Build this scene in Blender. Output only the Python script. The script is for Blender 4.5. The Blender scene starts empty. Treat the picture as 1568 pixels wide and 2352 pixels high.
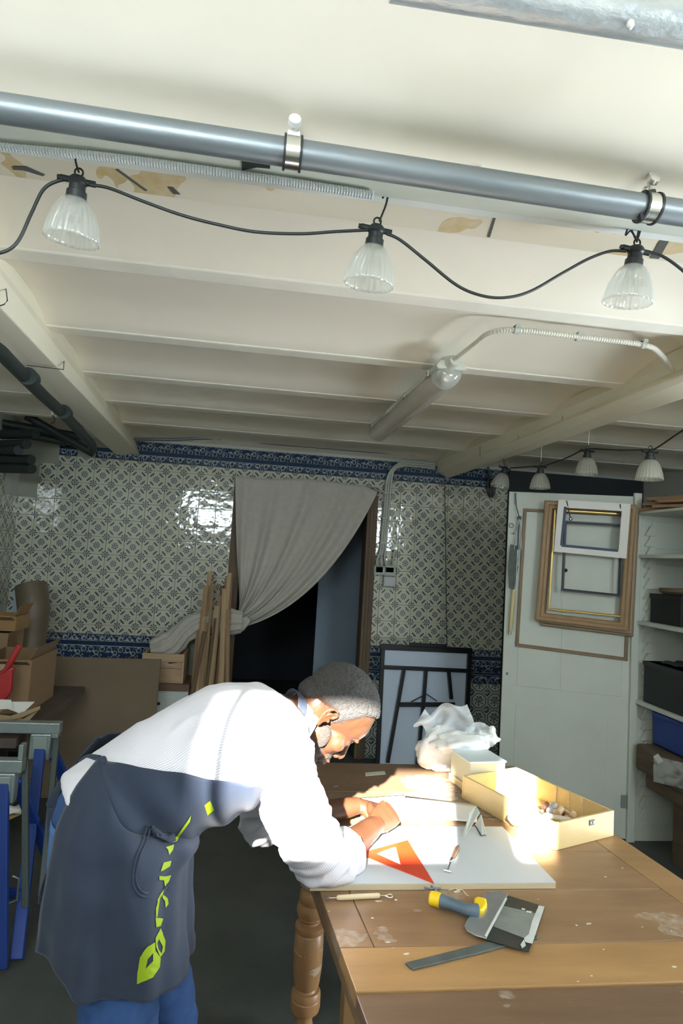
import bpy, bmesh, math, random
import numpy as np
from mathutils import Vector, Matrix, noise
random.seed(7)
scene = bpy.context.scene
col = scene.collection
R = math.radians
PI = math.pi

# ---------------------------------------------------------------- camera
F = 1400.0                      # focal length in pixels of the 1568x2352 frame
YAW, PITCH, ROLL = R(7.2), R(4.36), R(3.4)
O = Vector((0, 0, 1.6))
fwd = Vector((math.sin(YAW)*math.cos(PITCH), math.cos(YAW)*math.cos(PITCH), math.sin(PITCH)))
rt0 = Vector((math.cos(YAW), -math.sin(YAW), 0)); up0 = rt0.cross(fwd)
RT = rt0*math.cos(ROLL) + up0*math.sin(ROLL)
UP = -rt0*math.sin(ROLL) + up0*math.cos(ROLL)
cd = bpy.data.cameras.new('camera'); cam = bpy.data.objects.new('camera', cd); col.objects.link(cam)
cd.sensor_fit = 'VERTICAL'; cd.sensor_height = 36; cd.sensor_width = 24; cd.lens = 36*F/2352
cd.clip_start = .05; cd.clip_end = 200
cam.matrix_world = Matrix(((RT.x, UP.x, -fwd.x, O.x), (RT.y, UP.y, -fwd.y, O.y), (RT.z, UP.z, -fwd.z, O.z), (0, 0, 0, 1)))
scene.camera = cam

# ---------------------------------------------------------------- sky, sun, exposure
w = bpy.data.worlds.new('sky'); scene.world = w; w.use_nodes = True
bg = w.node_tree.nodes['Background']; bg.inputs[0].default_value = (.80, .92, 1.0, 1); bg.inputs[1].default_value = 23
sd = bpy.data.lights.new('sun', 'SUN'); sun = bpy.data.objects.new('sun', sd); col.objects.link(sun)
SUNV = Vector((.3, 1, -.521)).normalized()       # the way the sunlight travels
sun.rotation_euler = SUNV.to_track_quat('-Z', 'Y').to_euler(); sun.location = (-3, -6, 4)
sd.energy = 66; sd.angle = R(.9); sd.color = (1, .95, .86)
# windows in the wall behind the photographer: (x0, x1, z0, z1)
WINY = -.6
WINS = [(-1.30, .20, 1.99, 2.47), (1.6, 2.25, 1.8, 2.42)]
GATE = (.95, 1.84, 0, 1.7)            # wide opening to the yard in the right wall, (y0, y1, z0, z1)
for i, (a, b, c, d) in enumerate(WINS):          # portals guide the skylight through the two windows
    ld = bpy.data.lights.new('window_portal', 'AREA'); lo = bpy.data.objects.new('window_portal', ld); col.objects.link(lo)
    ld.shape = 'RECTANGLE'; ld.size = b-a; ld.size_y = d-c; ld.cycles.is_portal = True
    lo.location = ((a+b)/2, WINY-.02, (c+d)/2); lo.rotation_euler = (R(90), 0, 0)
ld = bpy.data.lights.new('gate_portal', 'AREA'); lo = bpy.data.objects.new('gate_portal', ld); col.objects.link(lo)
ld.shape = 'RECTANGLE'; ld.size = GATE[3]-.02; ld.size_y = GATE[1]-GATE[0]; ld.cycles.is_portal = True
lo.location = (3.32, (GATE[0]+GATE[1])/2, GATE[3]/2); lo.rotation_euler = (0, R(90), 0)
scene.view_settings.view_transform = 'Standard'; scene.view_settings.look = 'None'
scene.view_settings.gamma = 1; scene.view_settings.use_curve_mapping = False
scene.view_settings.exposure = 0.35
scene.cycles.use_denoising = True
scene.cycles.max_bounces = 12; scene.cycles.diffuse_bounces = 7; scene.cycles.glossy_bounces = 4
scene.cycles.transmission_bounces = 8; scene.cycles.transparent_max_bounces = 12
scene.cycles.sample_clamp_indirect = 8; scene.cycles.caustics_reflective = False; scene.cycles.caustics_refractive = False

# ---------------------------------------------------------------- helpers: picture rays to points
def ray(px, py): return fwd + RT*((px-784)/F) - UP*((py-1176)/F)
def P(px, py, X=None, Y=None, Z=None):
    d = ray(px, py)
    t = (X-O.x)/d.x if X is not None else (Y-O.y)/d.y if Y is not None else (Z-O.z)/d.z
    return O + d*t
def PP(px, py, p0, n):
    d = ray(px, py); return O + d*((p0-O).dot(n)/d.dot(n))

# ---------------------------------------------------------------- helpers: node expressions
class Ex:
    def __init__(s, nt, k): s.nt, s.k = nt, k
    def _m(s, op, *a):
        n = s.nt.nodes.new('ShaderNodeMath'); n.operation = op
        for i, v in enumerate((s,)+a):
            if isinstance(v, Ex): s.nt.links.new(v.k, n.inputs[i])
            else: n.inputs[i].default_value = v
        return Ex(s.nt, n.outputs[0])
    def __add__(s, o): return s._m('ADD', o)
    __radd__ = __add__
    def __sub__(s, o): return s._m('SUBTRACT', o)
    def __rsub__(s, o): return (s*-1)+o
    def __mul__(s, o): return s._m('MULTIPLY', o)
    __rmul__ = __mul__
    def __truediv__(s, o): return s._m('DIVIDE', o)
    def __neg__(s): return s*-1
    def abs(s): return s._m('ABSOLUTE')
    def sin(s): return s._m('SINE')
    def cos(s): return s._m('COSINE')
    def sqrt(s): return s._m('SQRT')
    def frac(s): return s._m('FRACT')
    def gt(s, o): return s._m('GREATER_THAN', o)
    def lt(s, o): return s._m('LESS_THAN', o)
    def mx(s, o): return s._m('MAXIMUM', o)
    def mn(s, o): return s._m('MINIMUM', o)
    def atan2(s, o): return s._m('ARCTAN2', o)
    def clamp(s): return s.mx(0.0).mn(1.0)
def link(nt, a, b): nt.links.new(a, b)
MATS = {}
def mat(name, c, rough=.6, metal=0, c2=None, ns=8.0, namt=.5, stretch=None, bump=0, bscale=None, spec=.5, trans=0, alpha=1, detail=4, sheen=0, ior=None):
    """principled material; c2 = second colour mixed in by noise of scale ns, stretched per axis"""
    m = bpy.data.materials.new(name); m.use_nodes = True; nt = m.node_tree; b = nt.nodes['Principled BSDF']
    b.inputs['Base Color'].default_value = (*c, 1); b.inputs['Roughness'].default_value = rough
    b.inputs['Metallic'].default_value = metal; b.inputs['Specular IOR Level'].default_value = spec
    if trans: b.inputs['Transmission Weight'].default_value = trans
    if alpha < 1: b.inputs['Alpha'].default_value = alpha
    if sheen: b.inputs['Sheen Weight'].default_value = sheen
    if ior: b.inputs['IOR'].default_value = ior
    tc = nt.nodes.new('ShaderNodeTexCoord'); mp = nt.nodes.new('ShaderNodeMapping'); link(nt, tc.outputs['Object'], mp.inputs[0])
    if stretch: mp.inputs['Scale'].default_value = stretch
    if c2 is not None:
        n = nt.nodes.new('ShaderNodeTexNoise'); n.inputs['Scale'].default_value = ns; n.inputs['Detail'].default_value = detail
        n.inputs['Roughness'].default_value = .6
        link(nt, mp.outputs[0], n.inputs['Vector'])
        r = nt.nodes.new('ShaderNodeMapRange'); r.inputs[1].default_value = .5-.25; r.inputs[2].default_value = .5+.25
        r.inputs[3].default_value = 0; r.inputs[4].default_value = namt*2; r.clamp = True
        link(nt, n.outputs[0], r.inputs[0])
        mx = nt.nodes.new('ShaderNodeMix'); mx.data_type = 'RGBA'; mx.clamp_factor = True
        mx.inputs[6].default_value = (*c, 1); mx.inputs[7].default_value = (*c2, 1)
        link(nt, r.outputs[0], mx.inputs[0]); link(nt, mx.outputs[2], b.inputs['Base Color'])
    if bump:
        n2 = nt.nodes.new('ShaderNodeTexNoise'); n2.inputs['Scale'].default_value = bscale or ns*3; n2.inputs['Detail'].default_value = 5
        link(nt, mp.outputs[0], n2.inputs['Vector'])
        bp = nt.nodes.new('ShaderNodeBump'); bp.inputs['Strength'].default_value = bump; bp.inputs['Distance'].default_value = .01
        link(nt, n2.outputs[0], bp.inputs['Height']); link(nt, bp.outputs[0], b.inputs['Normal'])
    MATS[name] = m
    return m
def add_mask(m, maskfn, color, over=True):
    """mix a colour over the base colour where the node expression maskfn(u, v, w) is 1 (object coordinates)"""
    nt = m.node_tree; b = nt.nodes['Principled BSDF']
    tc = nt.nodes.new('ShaderNodeTexCoord'); sp = nt.nodes.new('ShaderNodeSeparateXYZ'); link(nt, tc.outputs['Object'], sp.inputs[0])
    u, v, w_ = (Ex(nt, sp.outputs[i]) for i in range(3))
    k = maskfn(u, v, w_, nt)
    mx = nt.nodes.new('ShaderNodeMix'); mx.data_type = 'RGBA'; mx.clamp_factor = True
    if b.inputs['Base Color'].links: link(nt, b.inputs['Base Color'].links[0].from_socket, mx.inputs[6])
    else: mx.inputs[6].default_value = b.inputs['Base Color'].default_value
    mx.inputs[7].default_value = (*color, 1)
    link(nt, k.k, mx.inputs[0]); link(nt, mx.outputs[2], b.inputs['Base Color'])
def nz(nt, scale, detail=3, stretch=None, coord='Object'):
    tc = nt.nodes.new('ShaderNodeTexCoord'); mp = nt.nodes.new('ShaderNodeMapping'); link(nt, tc.outputs[coord], mp.inputs[0])
    if stretch: mp.inputs['Scale'].default_value = stretch
    n = nt.nodes.new('ShaderNodeTexNoise'); n.inputs['Scale'].default_value = scale; n.inputs['Detail'].default_value = detail
    link(nt, mp.outputs[0], n.inputs['Vector']); return Ex(nt, n.outputs[0])

# ---------------------------------------------------------------- helpers: meshes and things
class MB:
    def __init__(s): s.v = []; s.f = []
    def add(s, vs, fs):
        k = len(s.v); s.v += [tuple(v) for v in vs]; s.f += [tuple(i+k for i in f) for f in fs]; return s
    def box(s, x0, x1, y0, y1, z0, z1):
        return s.add([(x0,y0,z0),(x1,y0,z0),(x1,y1,z0),(x0,y1,z0),(x0,y0,z1),(x1,y0,z1),(x1,y1,z1),(x0,y1,z1)],
                     [(0,3,2,1),(4,5,6,7),(0,1,5,4),(1,2,6,5),(2,3,7,6),(3,0,4,7)])
    def obox(s, c, ax, ay, az):       # centre and three half-axis vectors
        c, ax, ay, az = map(Vector, (c, ax, ay, az))
        if ax.cross(ay).dot(az) < 0: ax = -ax
        vs = [c+ax*i+ay*j+az*k for k in (-1, 1) for i, j in ((-1,-1),(1,-1),(1,1),(-1,1))]
        return s.add(vs, [(0,3,2,1),(4,5,6,7),(0,1,5,4),(1,2,6,5),(2,3,7,6),(3,0,4,7)])
    def prism(s, pts, off):           # polygon of 3D points extruded by off
        n = len(pts); off = Vector(off); a = [Vector(p) for p in pts]
        nn = Vector((0, 0, 0))
        for i in range(n): nn += a[i].cross(a[(i+1) % n])
        if nn.dot(off) > 0: a.reverse()
        b = [p+off for p in a]
        return s.add(a+b, [tuple(range(n)), tuple(range(2*n-1, n-1, -1))] + [((i+1) % n, i, n+i, n+(i+1) % n) for i in range(n)])
    def tube(s, path, r, n=8, caps=True):
        path = [Vector(p) for p in path]; m = len(path); rr = r if hasattr(r, '__len__') else [r]*m
        ref = None; vs = []
        for i, p in enumerate(path):
            t = (path[min(i+1, m-1)]-path[max(i-1, 0)]).normalized()
            if ref is None: ref = t.orthogonal().normalized()
            ref = (ref - t*ref.dot(t)).normalized(); b = t.cross(ref)
            for k in range(n):
                a = 2*PI*k/n; vs.append(p+(ref*math.cos(a)+b*math.sin(a))*rr[i])
        fs = [(i*n+k, i*n+(k+1) % n, (i+1)*n+(k+1) % n, (i+1)*n+k) for i in range(m-1) for k in range(n)]
        if caps: fs += [tuple(range(n-1, -1, -1)), tuple(range((m-1)*n, m*n))]
        return s.add(vs, fs)
    def lathe(s, prof, o=(0,0,0), axis=(0,0,1), n=20, wob=None):
        o = Vector(o); ax = Vector(axis).normalized(); x = ax.orthogonal().normalized(); y = ax.cross(x); vs = []
        for r, h in prof:
            for k in range(n):
                a = 2*PI*k/n; q = r*(wob(a, h) if wob else 1); vs.append(o+ax*h+(x*math.cos(a)+y*math.sin(a))*q)
        m = len(prof)
        fs = [(i*n+k, i*n+(k+1) % n, (i+1)*n+(k+1) % n, (i+1)*n+k) for i in range(m-1) for k in range(n)]
        if prof[0][0] > 1e-4 and not wob: fs.append(tuple(range(n-1, -1, -1)))
        if prof[-1][0] > 1e-4 and not wob: fs.append(tuple(range((m-1)*n, m*n)))
        return s.add(vs, fs)
    def grid(s, fn, nu, nv):
        vs = [fn(i/nu, j/nv) for j in range(nv+1) for i in range(nu+1)]
        return s.add(vs, [(j*(nu+1)+i, j*(nu+1)+i+1, (j+1)*(nu+1)+i+1, (j+1)*(nu+1)+i) for j in range(nv) for i in range(nu)])
    def mesh(s, name):
        me = bpy.data.meshes.new(name); me.from_pydata(s.v, [], s.f); me.update(); return me
def part(name, mb, m, parent=None, smooth=False, bevel=0, solid=0, label=None, kind=None, sub=0, bseg=2):
    me = mb if isinstance(mb, bpy.types.Mesh) else mb.mesh(name)
    if not me.materials: me.materials.append(m)
    o = bpy.data.objects.new(name, me); col.objects.link(o)
    if smooth:
        me.polygons.foreach_set('use_smooth', [True]*len(me.polygons))
        if smooth == 'auto': me.set_sharp_from_angle(angle=R(38))
    if solid:
        md = o.modifiers.new('solid', 'SOLIDIFY'); md.thickness = solid; md.offset = 0
    if bevel:
        md = o.modifiers.new('bevel', 'BEVEL'); md.width = bevel; md.segments = bseg; md.limit_method = 'ANGLE'; md.angle_limit = R(40)
    if sub:
        md = o.modifiers.new('sub', 'SUBSURF'); md.levels = sub; md.render_levels = sub
    if parent:
        o.parent = parent
        pm = Matrix.Identity(4); q = parent
        while q: pm = Matrix.LocRotScale(q.location, q.rotation_euler, q.scale) @ pm if q.parent is None else q.matrix_parent_inverse @ Matrix.LocRotScale(q.location, q.rotation_euler, q.scale) @ pm; q = q.parent
        o.matrix_parent_inverse = pm.inverted()
    if label: o['label'] = label
    if kind: o['kind'] = kind
    return o
def thing(name, label, cat, loc=(0, 0, 0), group=None, rz=0):
    o = bpy.data.objects.new(name, None); col.objects.link(o); o.location = loc; o.rotation_euler = (0, 0, rz)
    o.empty_display_size = .05; o['label'] = label; o['category'] = cat
    if group: o['group'] = group
    return o
def tag(o, label, cat, group=None):
    o['label'] = label; o['category'] = cat
    if group: o['group'] = group
    return o
def struct(name, mb, m, **k):
    o = part(name, mb, m, **k); o['kind'] = 'structure'; return o
def dup(o, loc=None, rz=None, label=None, parent=None):
    c = o.copy(); col.objects.link(c)
    if loc is not None: c.location = loc
    if rz is not None: c.rotation_euler = (0, 0, rz)
    if label: c['label'] = label
    if parent: c.parent = parent
    for ch in list(o.children): dup(ch, parent=c)
    return c

# ---------------------------------------------------------------- materials of the room
plaster = mat('ceiling_plaster', (.90, .835, .715), .85, c2=(.84, .78, .665), ns=2.2, bump=.12, bscale=18)
wallpl = mat('wall_plaster', (.55, .56, .52), .85, c2=(.44, .46, .44), ns=3, bump=.2, bscale=25)
joistp = mat('joist_paint', (.90, .86, .75), .75, c2=(.78, .74, .65), ns=5, bump=.1, bscale=30)
creamp = mat('cream_beam_paint', (.80, .76, .62), .7, c2=(.74, .69, .54), ns=3, stretch=(1, .3, 1), bump=.08, bscale=20)
floorm = mat('floor_concrete', (.085, .09, .08), .7, c2=(.055, .06, .055), ns=4, bump=.15, bscale=40)
darkw = mat('unlit_gap_dark', (.018, .022, .028), .7, c2=(.03, .033, .036), ns=3)  # near-black colour stands in for unlit space above the cupboard door
grout = mat('grout', (.32, .33, .27), .9)

S = .1375; WY = 5.0; X0 = -1.628; Z0 = 2.21; XL = -1.903; XR = 3.3; ZC = 2.46
def tile_base(name, base=(.60, .585, .46)):
    m = bpy.data.materials.new(name); m.use_nodes = True; nt = m.node_tree; b = nt.nodes['Principled BSDF']
    b.inputs['Roughness'].default_value = .07; b.inputs['Specular IOR Level'].default_value = .6
    tc = nt.nodes.new('ShaderNodeTexCoord'); sp = nt.nodes.new('ShaderNodeSeparateXYZ'); link(nt, tc.outputs['Object'], sp.inputs[0])
    u = Ex(nt, sp.outputs[0])/S; v = Ex(nt, sp.outputs[2])/S
    oi = nt.nodes.new('ShaderNodeObjectInfo'); rnd = Ex(nt, oi.outputs['Random'])
    # gentle waviness of the glaze, different on each tile
    geo = nt.nodes.new('ShaderNodeNewGeometry'); n = nt.nodes.new('ShaderNodeTexNoise'); n.inputs['Scale'].default_value = 14; n.inputs['Detail'].default_value = 2
    link(nt, geo.outputs['Position'], n.inputs['Vector'])
    bp = nt.nodes.new('ShaderNodeBump'); bp.inputs['Strength'].default_value = .22; bp.inputs['Distance'].default_value = .012
    link(nt, n.outputs[0], bp.inputs['Height']); link(nt, bp.outputs[0], b.inputs['Normal'])
    return m, nt, b, u, v, rnd
def finish(nt, b, mask, rnd, base, ink):
    def mixc(f, a, c):
        mx = nt.nodes.new('ShaderNodeMix'); mx.data_type = 'RGBA'; mx.clamp_factor = True
        for s_, q in ((0, f), (6, a), (7, c)):
            if isinstance(q, Ex): link(nt, q.k, mx.inputs[s_])
            elif isinstance(q, tuple): mx.inputs[s_].default_value = (*q, 1)
            else: mx.inputs[s_].default_value = q
        return Ex(nt, mx.outputs[2])
    bcol = mixc(rnd*.5, base, tuple(x*.88 for x in base))
    icol = mixc(nz(nt, 60, 2)*.8, ink, tuple(x*2.2 for x in ink))
    link(nt, mixc(mask, bcol, icol).k, b.inputs['Base Color'])
INK = (.018, .036, .060); BASE = (.56, .56, .455)
def flower(u, v, r0, rot):
    r = (u*u+v*v).sqrt(); th = v.atan2(u)
    pet = (th*8+rot).cos()
    return (r.lt(r0)*pet.gt(r*-3.2+.45)*r.gt(.03)).mx(r.lt(.035)*.8)
m, nt, b, u, v, rnd = tile_base('flower_tile_glaze')
au, av = u.abs(), v.abs()
c1 = flower(u, v, .185, PI); c2 = flower(au-.5, av-.5, .205, 0.0)
s_ = (au-av)*.7071; t_ = (au+av)*.7071-.3536
leaf = t_.abs().lt((s_*42).sin().abs()*.056-s_.abs()*.09+.010)*s_.abs().lt(.165)
stem = t_.abs().lt(.008)*s_.abs().lt(.15)
finish(nt, b, c1.mx(c2).mx(leaf).mx(stem), rnd, BASE, INK)
TILE = m
# narrow band with arches and rules (z from -.31 to .31 tiles; v>.08 arches, v<.08 dark rules)
def border_mat(name, fn, base=(.44, .47, .45), ink=(.016, .034, .074), flip=False):
    m, nt, b, u, v, rnd = tile_base(name); b.inputs['Roughness'].default_value = .12
    if flip: v = v*-1
    finish(nt, b, fn(u, v, nt), rnd, base, ink); return m
def band1(u, v, nt):                 # dark band with pale shoots and a plain dark rule below
    au = u.abs(); w_ = nz(nt, 55, 2)
    arch = ((((au-.25)*(au-.25))+(v-.08)*(v-.08)).sqrt()-.12).abs().lt(.02)
    bars = (((u*8).frac()-.5).abs().lt(.08))*au.lt(.13)*v.gt(-.02)
    rule = (v+.06).abs().lt(.012); top = v.gt(.28)
    sc = w_.gt(.565)*v.gt(-.02)*v.lt(.27)
    return 1-(arch*v.gt(-.04)).mx(bars).mx(rule).mx(sc).mx(top*0.0)
def band2(u, v, nt):                 # rings over a zigzag
    au = u.abs(); w_ = nz(nt, 60, 2)
    ring = ((((au-.2)*(au-.2))+(v-.16)*(v-.16)).sqrt()-.13).abs().lt(.018)
    ring2 = ((((au-.5)*(au-.5))+(v+.02)*(v+.02)).sqrt()-.11).abs().lt(.02)
    zig = (au*.72-v-.47).abs().lt(.018)*v.lt(.02)
    sc = w_.gt(.60)
    return 1-ring.mx(zig).mx(sc).mx(ring2).mx((v-.345).abs().lt(.015)).mx((v+.37).abs().lt(.02)*au.gt(.12))
def band3(u, v, nt):
    au = u.abs(); w_ = nz(nt, 60, 2)
    arch = (((au*au*.8)+(v+.3)*(v+.3)).sqrt()-.42).abs().lt(.02)
    cross = (au-(v+.1).abs()).abs().lt(.02)*au.lt(.2)
    return 1-arch.mx(cross).mx(w_.gt(.57)*v.lt(.12)).mx((v-.2).abs().lt(.012))
B1 = border_mat('border_glaze', band1); B2 = border_mat('scroll_border_glaze', band2); B3 = border_mat('arch_border_glaze', band3)
B1T = border_mat('top_border_glaze', band1, flip=True); B2T = border_mat('top_scroll_glaze', band2, flip=True)
m, nt, b, u, v, rnd = tile_base('octagon_tile_glaze'); b.inputs['Roughness'].default_value = .1
au, av = u.abs(), v.abs(); dg = (au+av)
octd = au.mx(av).mx(dg*.72)                      # octagon distance
l1 = (octd-.42).abs().lt(.022)
q1 = (1.0-dg)                                    # distance to corner diamonds
l2 = (q1-.235).abs().lt(.02); d2 = q1.lt(.235)*(nz(nt, 75, 1).gt(.5))*q1.gt(.05)
fl = flower(u, v-.05, .2, PI/2); dots = ((u*u+v*v).sqrt()-.25).abs().lt(.035)*(v.atan2(u)*7).sin().gt(.35)
st = au.lt(.015)*v.lt(0)*v.gt(-.28)
finish(nt, b, l1.mx(l2).mx(d2).mx(fl).mx(dots).mx(st), rnd, (.56, .57, .50), (.015, .04, .07))
TOCT = m

# ---------------------------------------------------------------- room shell
DX0, DX1, DZ = -.253, .93, 2.2                    # doorway
mb = MB(); mb.box(XL-.2, DX0, WY, WY+.15, 0, 2.75); mb.box(DX1, XR+.2, WY, WY+.15, 0, 2.75); mb.box(DX0, DX1, WY, WY+.15, DZ, 2.75)
back = struct('wall_back', mb, wallpl)
leftw = struct('wall_left', MB().box(XL-.2, XL, -.8, WY, 0, 2.75), wallpl)
mb = MB().box(XR, XR+.15, -.8, GATE[0], 0, 2.75).box(XR, XR+.15, GATE[1], WY, 0, 2.75).box(XR, XR+.15, GATE[0], GATE[1], GATE[3], 2.75)
struct('wall_right', mb, mat('side_wall_paint', (.62, .60, .54), .8, c2=(.5, .5, .46), ns=2))
mb = MB(); fy0, fy1 = WINY-.2, WINY               # front wall with its window openings
xs = [XL-.2, WINS[0][0], WINS[0][1], WINS[1][0], WINS[1][1], XR+.15]
mb.box(xs[0], xs[1], fy0, fy1, 0, 2.75); mb.box(xs[2], xs[3], fy0, fy1, 0, 2.75); mb.box(xs[4], xs[5], fy0, fy1, 0, 2.75)
for a, b_, c, d in WINS: mb.box(a, b_, fy0, fy1, 0, c); mb.box(a, b_, fy0, fy1, d, 2.75)
struct('wall_front', mb, mat('front_wall_paint', (.66, .64, .57), .8))
winm = mat('window_frame_paint', (.5, .5, .47), .5)
for i, (a, b_, c, d) in enumerate(WINS):
    mb = MB(); yy = WINY-.12
    for x in ([a, -.665, b_-.03] if i == 0 else [a, (a+b_)/2, b_-.03]): mb.box(x, x+(.014 if x == -.665 else .03), yy, yy+.03, c, d)
    mb.box(a, b_, yy, yy+.04, c, c+.025); mb.box(a, b_, yy, yy+.04, d-.012, d)
    if i == 0: mb.box(a, b_, yy, yy+.03, 2.405, 2.425); mb.box(-.125, .045, yy-.03, yy+.07, c, d)
    struct('window_%d' % (i+1), mb, winm)
struct('wall_sun_blocker', MB().box(-9, -2.43, -6.6, -6, 0, 8), mat('outside_render', (.7, .68, .62), .9))  # unseen slab added outside to keep sun off the window's left part
struct('floor', MB().box(XL-.2, XR+.2, -.8, 8.2, -.1, 0), floorm)
# room behind the doorway: dark passage
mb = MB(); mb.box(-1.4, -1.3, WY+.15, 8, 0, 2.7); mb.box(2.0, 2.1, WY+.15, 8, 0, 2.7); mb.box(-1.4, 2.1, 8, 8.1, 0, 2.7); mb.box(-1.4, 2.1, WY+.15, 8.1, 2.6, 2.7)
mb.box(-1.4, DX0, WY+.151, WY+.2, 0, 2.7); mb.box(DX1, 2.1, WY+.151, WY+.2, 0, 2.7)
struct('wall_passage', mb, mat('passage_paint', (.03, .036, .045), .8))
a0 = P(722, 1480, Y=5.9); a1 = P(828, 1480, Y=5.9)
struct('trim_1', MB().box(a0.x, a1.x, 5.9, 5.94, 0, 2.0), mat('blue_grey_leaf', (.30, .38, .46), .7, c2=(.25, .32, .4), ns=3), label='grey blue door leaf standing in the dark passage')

# ceiling: shallow vaults between joists
JY = [(1.36, 1.475), (1.86, 1.945), (2.515, 2.60), (3.15, 3.24), (3.74, 3.83), (4.36, 4.44)]
prof = [(-.8, 2.49), (-.2, 2.56), (.2, 2.595), (.5, 2.595), (.75, 2.57), (.95, 2.53), (1.1, 2.485), (1.2, 2.445)]
last = 1.2
for a, b_ in JY + [(5.0, 5.0)]:
    if a > 1.4:
        for k in range(1, 12):
            t = k/12; prof.append((last+(a-last)*t, ZC+.003+.058*math.sin(PI*t)**.85))
    prof += [(a, ZC+.003)] + ([(b_, ZC+.003)] if b_ < 5 else []); last = b_
prof.append((5.2, ZC+.003))
mb = MB(); n = len(prof)
vs = [(x, y, z) for x in (XL-.2, XR+.2) for y, z in prof]
mb.add(vs, [(i, i+1, n+i+1, n+i) for i in range(n-1)])
mb.box(XL-.2, XR+.2, -.8, 5.2, 2.70, 2.75)
ceil = struct('ceiling', mb, plaster)
ceil.data.polygons.foreach_set('use_smooth', [True]*len(ceil.data.polygons)); ceil.data.set_sharp_from_angle(angle=R(32))
for i, (a, b_) in enumerate(JY[1:]):
    part('joist', MB().box(XL-.1, XR+.1, a, b_, ZC-.002, ZC+.06), joistp, ceil, bevel=.008)
# girder above the pipe: painted flange, white lip, stained board
lip = mat('white_lip_paint', (.84, .86, .84), .6, c2=(.72, .74, .70), ns=6)
flange = mat('girder_flange_paint', (.70, .72, .64), .65, c2=(.56, .58, .50), ns=5, stretch=(.5, 2, 2))
stain = mat('stained_board', (.76, .70, .58), .8, c2=(.68, .61, .47), ns=3, stretch=(.5, 1, 1))
add_mask(stain, lambda u, v, w_, nt: ((nz(nt, 8.5, 2, (1, .6, 1)).gt(.57))*(nz(nt, 30, 3)*.9+.15)), (.50, .34, .10))
part('girder_flange', MB().box(XL-.1, XR+.1, 1.205, 1.315, ZC-.035, ZC+.10), flange, ceil, bevel=.006)
part('girder_lip', MB().box(XL-.1, XR+.1, 1.3155, 1.362, ZC-.02, ZC+.10), lip, ceil, bevel=.004)
part('girder_board', MB().box(XL-.1, XR+.1, 1.3625, 1.48, ZC-.004, ZC+.10), stain, ceil, bevel=.003)
tape = mat('grey_tape', (.10, .105, .10), .5); blktape = mat('black_tape', (.02, .024, .022), .35)
def patch(quad, z, m, name='tape'):
    pts = [P(x, y, Z=z) for x, y in quad]
    return part(name, MB().prism(pts, (0, 0, .002)), m, ceil)
patch([(30, 383), (60, 383), (103, 402), (98, 405), (55, 392), (30, 390)], ZC-.006, tape)
patch([(265, 390), (272, 390), (338, 438), (333, 439)], ZC-.006, tape)
patch([(385, 430), (397, 431), (414, 447), (398, 446)], ZC-.006, tape)
patch([(1140, 478), (1145, 479), (1125, 545), (1119, 545)], ZC-.006, tape)
patch([(1525, 537), (1546, 537), (1513, 595), (1491, 593)], ZC-.006, tape)
patch([(555, 358), (620, 366), (620, 388), (590, 385), (555, 392)], ZC-.037, blktape)
patch([(124, 292), (175, 297), (177, 306), (124, 300)], ZC-.037, blktape)
# cream beams
def beam(name, pa, pb):
    mb = MB(); pa = [Vector(p) for p in pa]; pb = [Vector(p) for p in pb]; n = len(pa)
    mb.add(pa+pb, [(i, (i+1) % n, n+(i+1) % n, n+i) for i in range(n)] + [tuple(range(n-1, -1, -1)), tuple(range(n, 2*n))])
    return part(name, mb, creamp, ceil, bevel=.006)
beam('beam', [(-.80, .6, 2.52), (-.80, .6, 2.46), (-.80, .6, 2.325), (-.96, .6, 2.315), (-.96, .6, 2.52)],
             [(-1.08, 5.0, 2.52), (-1.07, 5.0, 2.46), (-1.02, 5.0, 2.335), (-1.20, 5.0, 2.315), (-1.20, 5.0, 2.52)])
beam('beam', [(1.70, .6, 2.52), (1.69, .6, 2.46), (1.585, .6, 2.372), (1.74, .6, 2.33), (1.82, .6, 2.40), (1.82, .6, 2.52)],
             [(1.42, 5.0, 2.52), (1.41, 5.0, 2.46), (1.44, 5.0, 2.372), (1.52, 5.0, 2.33), (1.60, 5.0, 2.40), (1.60, 5.0, 2.52)])

# tiles, one by one
TM = {}
def tile_mesh(x0, x1, z0, z1, m):
    k = (round(x0, 4), round(x1, 4), round(z0, 4), round(z1, 4), m.name)
    if k not in TM:
        g = .0011; bv = .0016; mb = MB(); d = .008
        a = [(x0+g, 0, z0+g), (x1-g, 0, z0+g), (x1-g, 0, z1-g), (x0+g, 0, z1-g)]
        cx, cz = (x0+x1)/2, (z0+z1)/2
        bq = [(x, -d+bv, z) for x, _, z in a]
        c = [(x+(bv if x < cx else -bv), -d, z+(bv if z < cz else -bv)) for x, _, z in a]
        mb.add(a+bq+c, [(i, (i+1) % 4, 4+(i+1) % 4, 4+i) for i in range(4)]+[(4+i, 4+(i+1) % 4, 8+(i+1) % 4, 8+i) for i in range(4)]+[(8, 9, 10, 11)])
        me = mb.mesh('wall_tile'); me.materials.append(m); TM[k] = me
    return TM[k]
rt = random.Random(3)
def tile(name, x, y, z, me, parent, rz=0):
    o = bpy.data.objects.new(name, me); col.objects.link(o); o.location = (x, y-.0002, z)
    o.rotation_euler = (rt.gauss(0, .0045), rt.gauss(0, .002), rz+rt.gauss(0, .0045)); o.parent = parent; return o
struct_g = part('grout', MB().box(XL, DX0, WY-.002, WY, 0, 2.44).box(DX1, 2.06, WY-.002, WY, 0, 2.44).box(DX0, DX1, WY-.002, WY, DZ, 2.44), grout, back)
h = S/2
cols = [i for i in range(-2, 27)]
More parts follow.
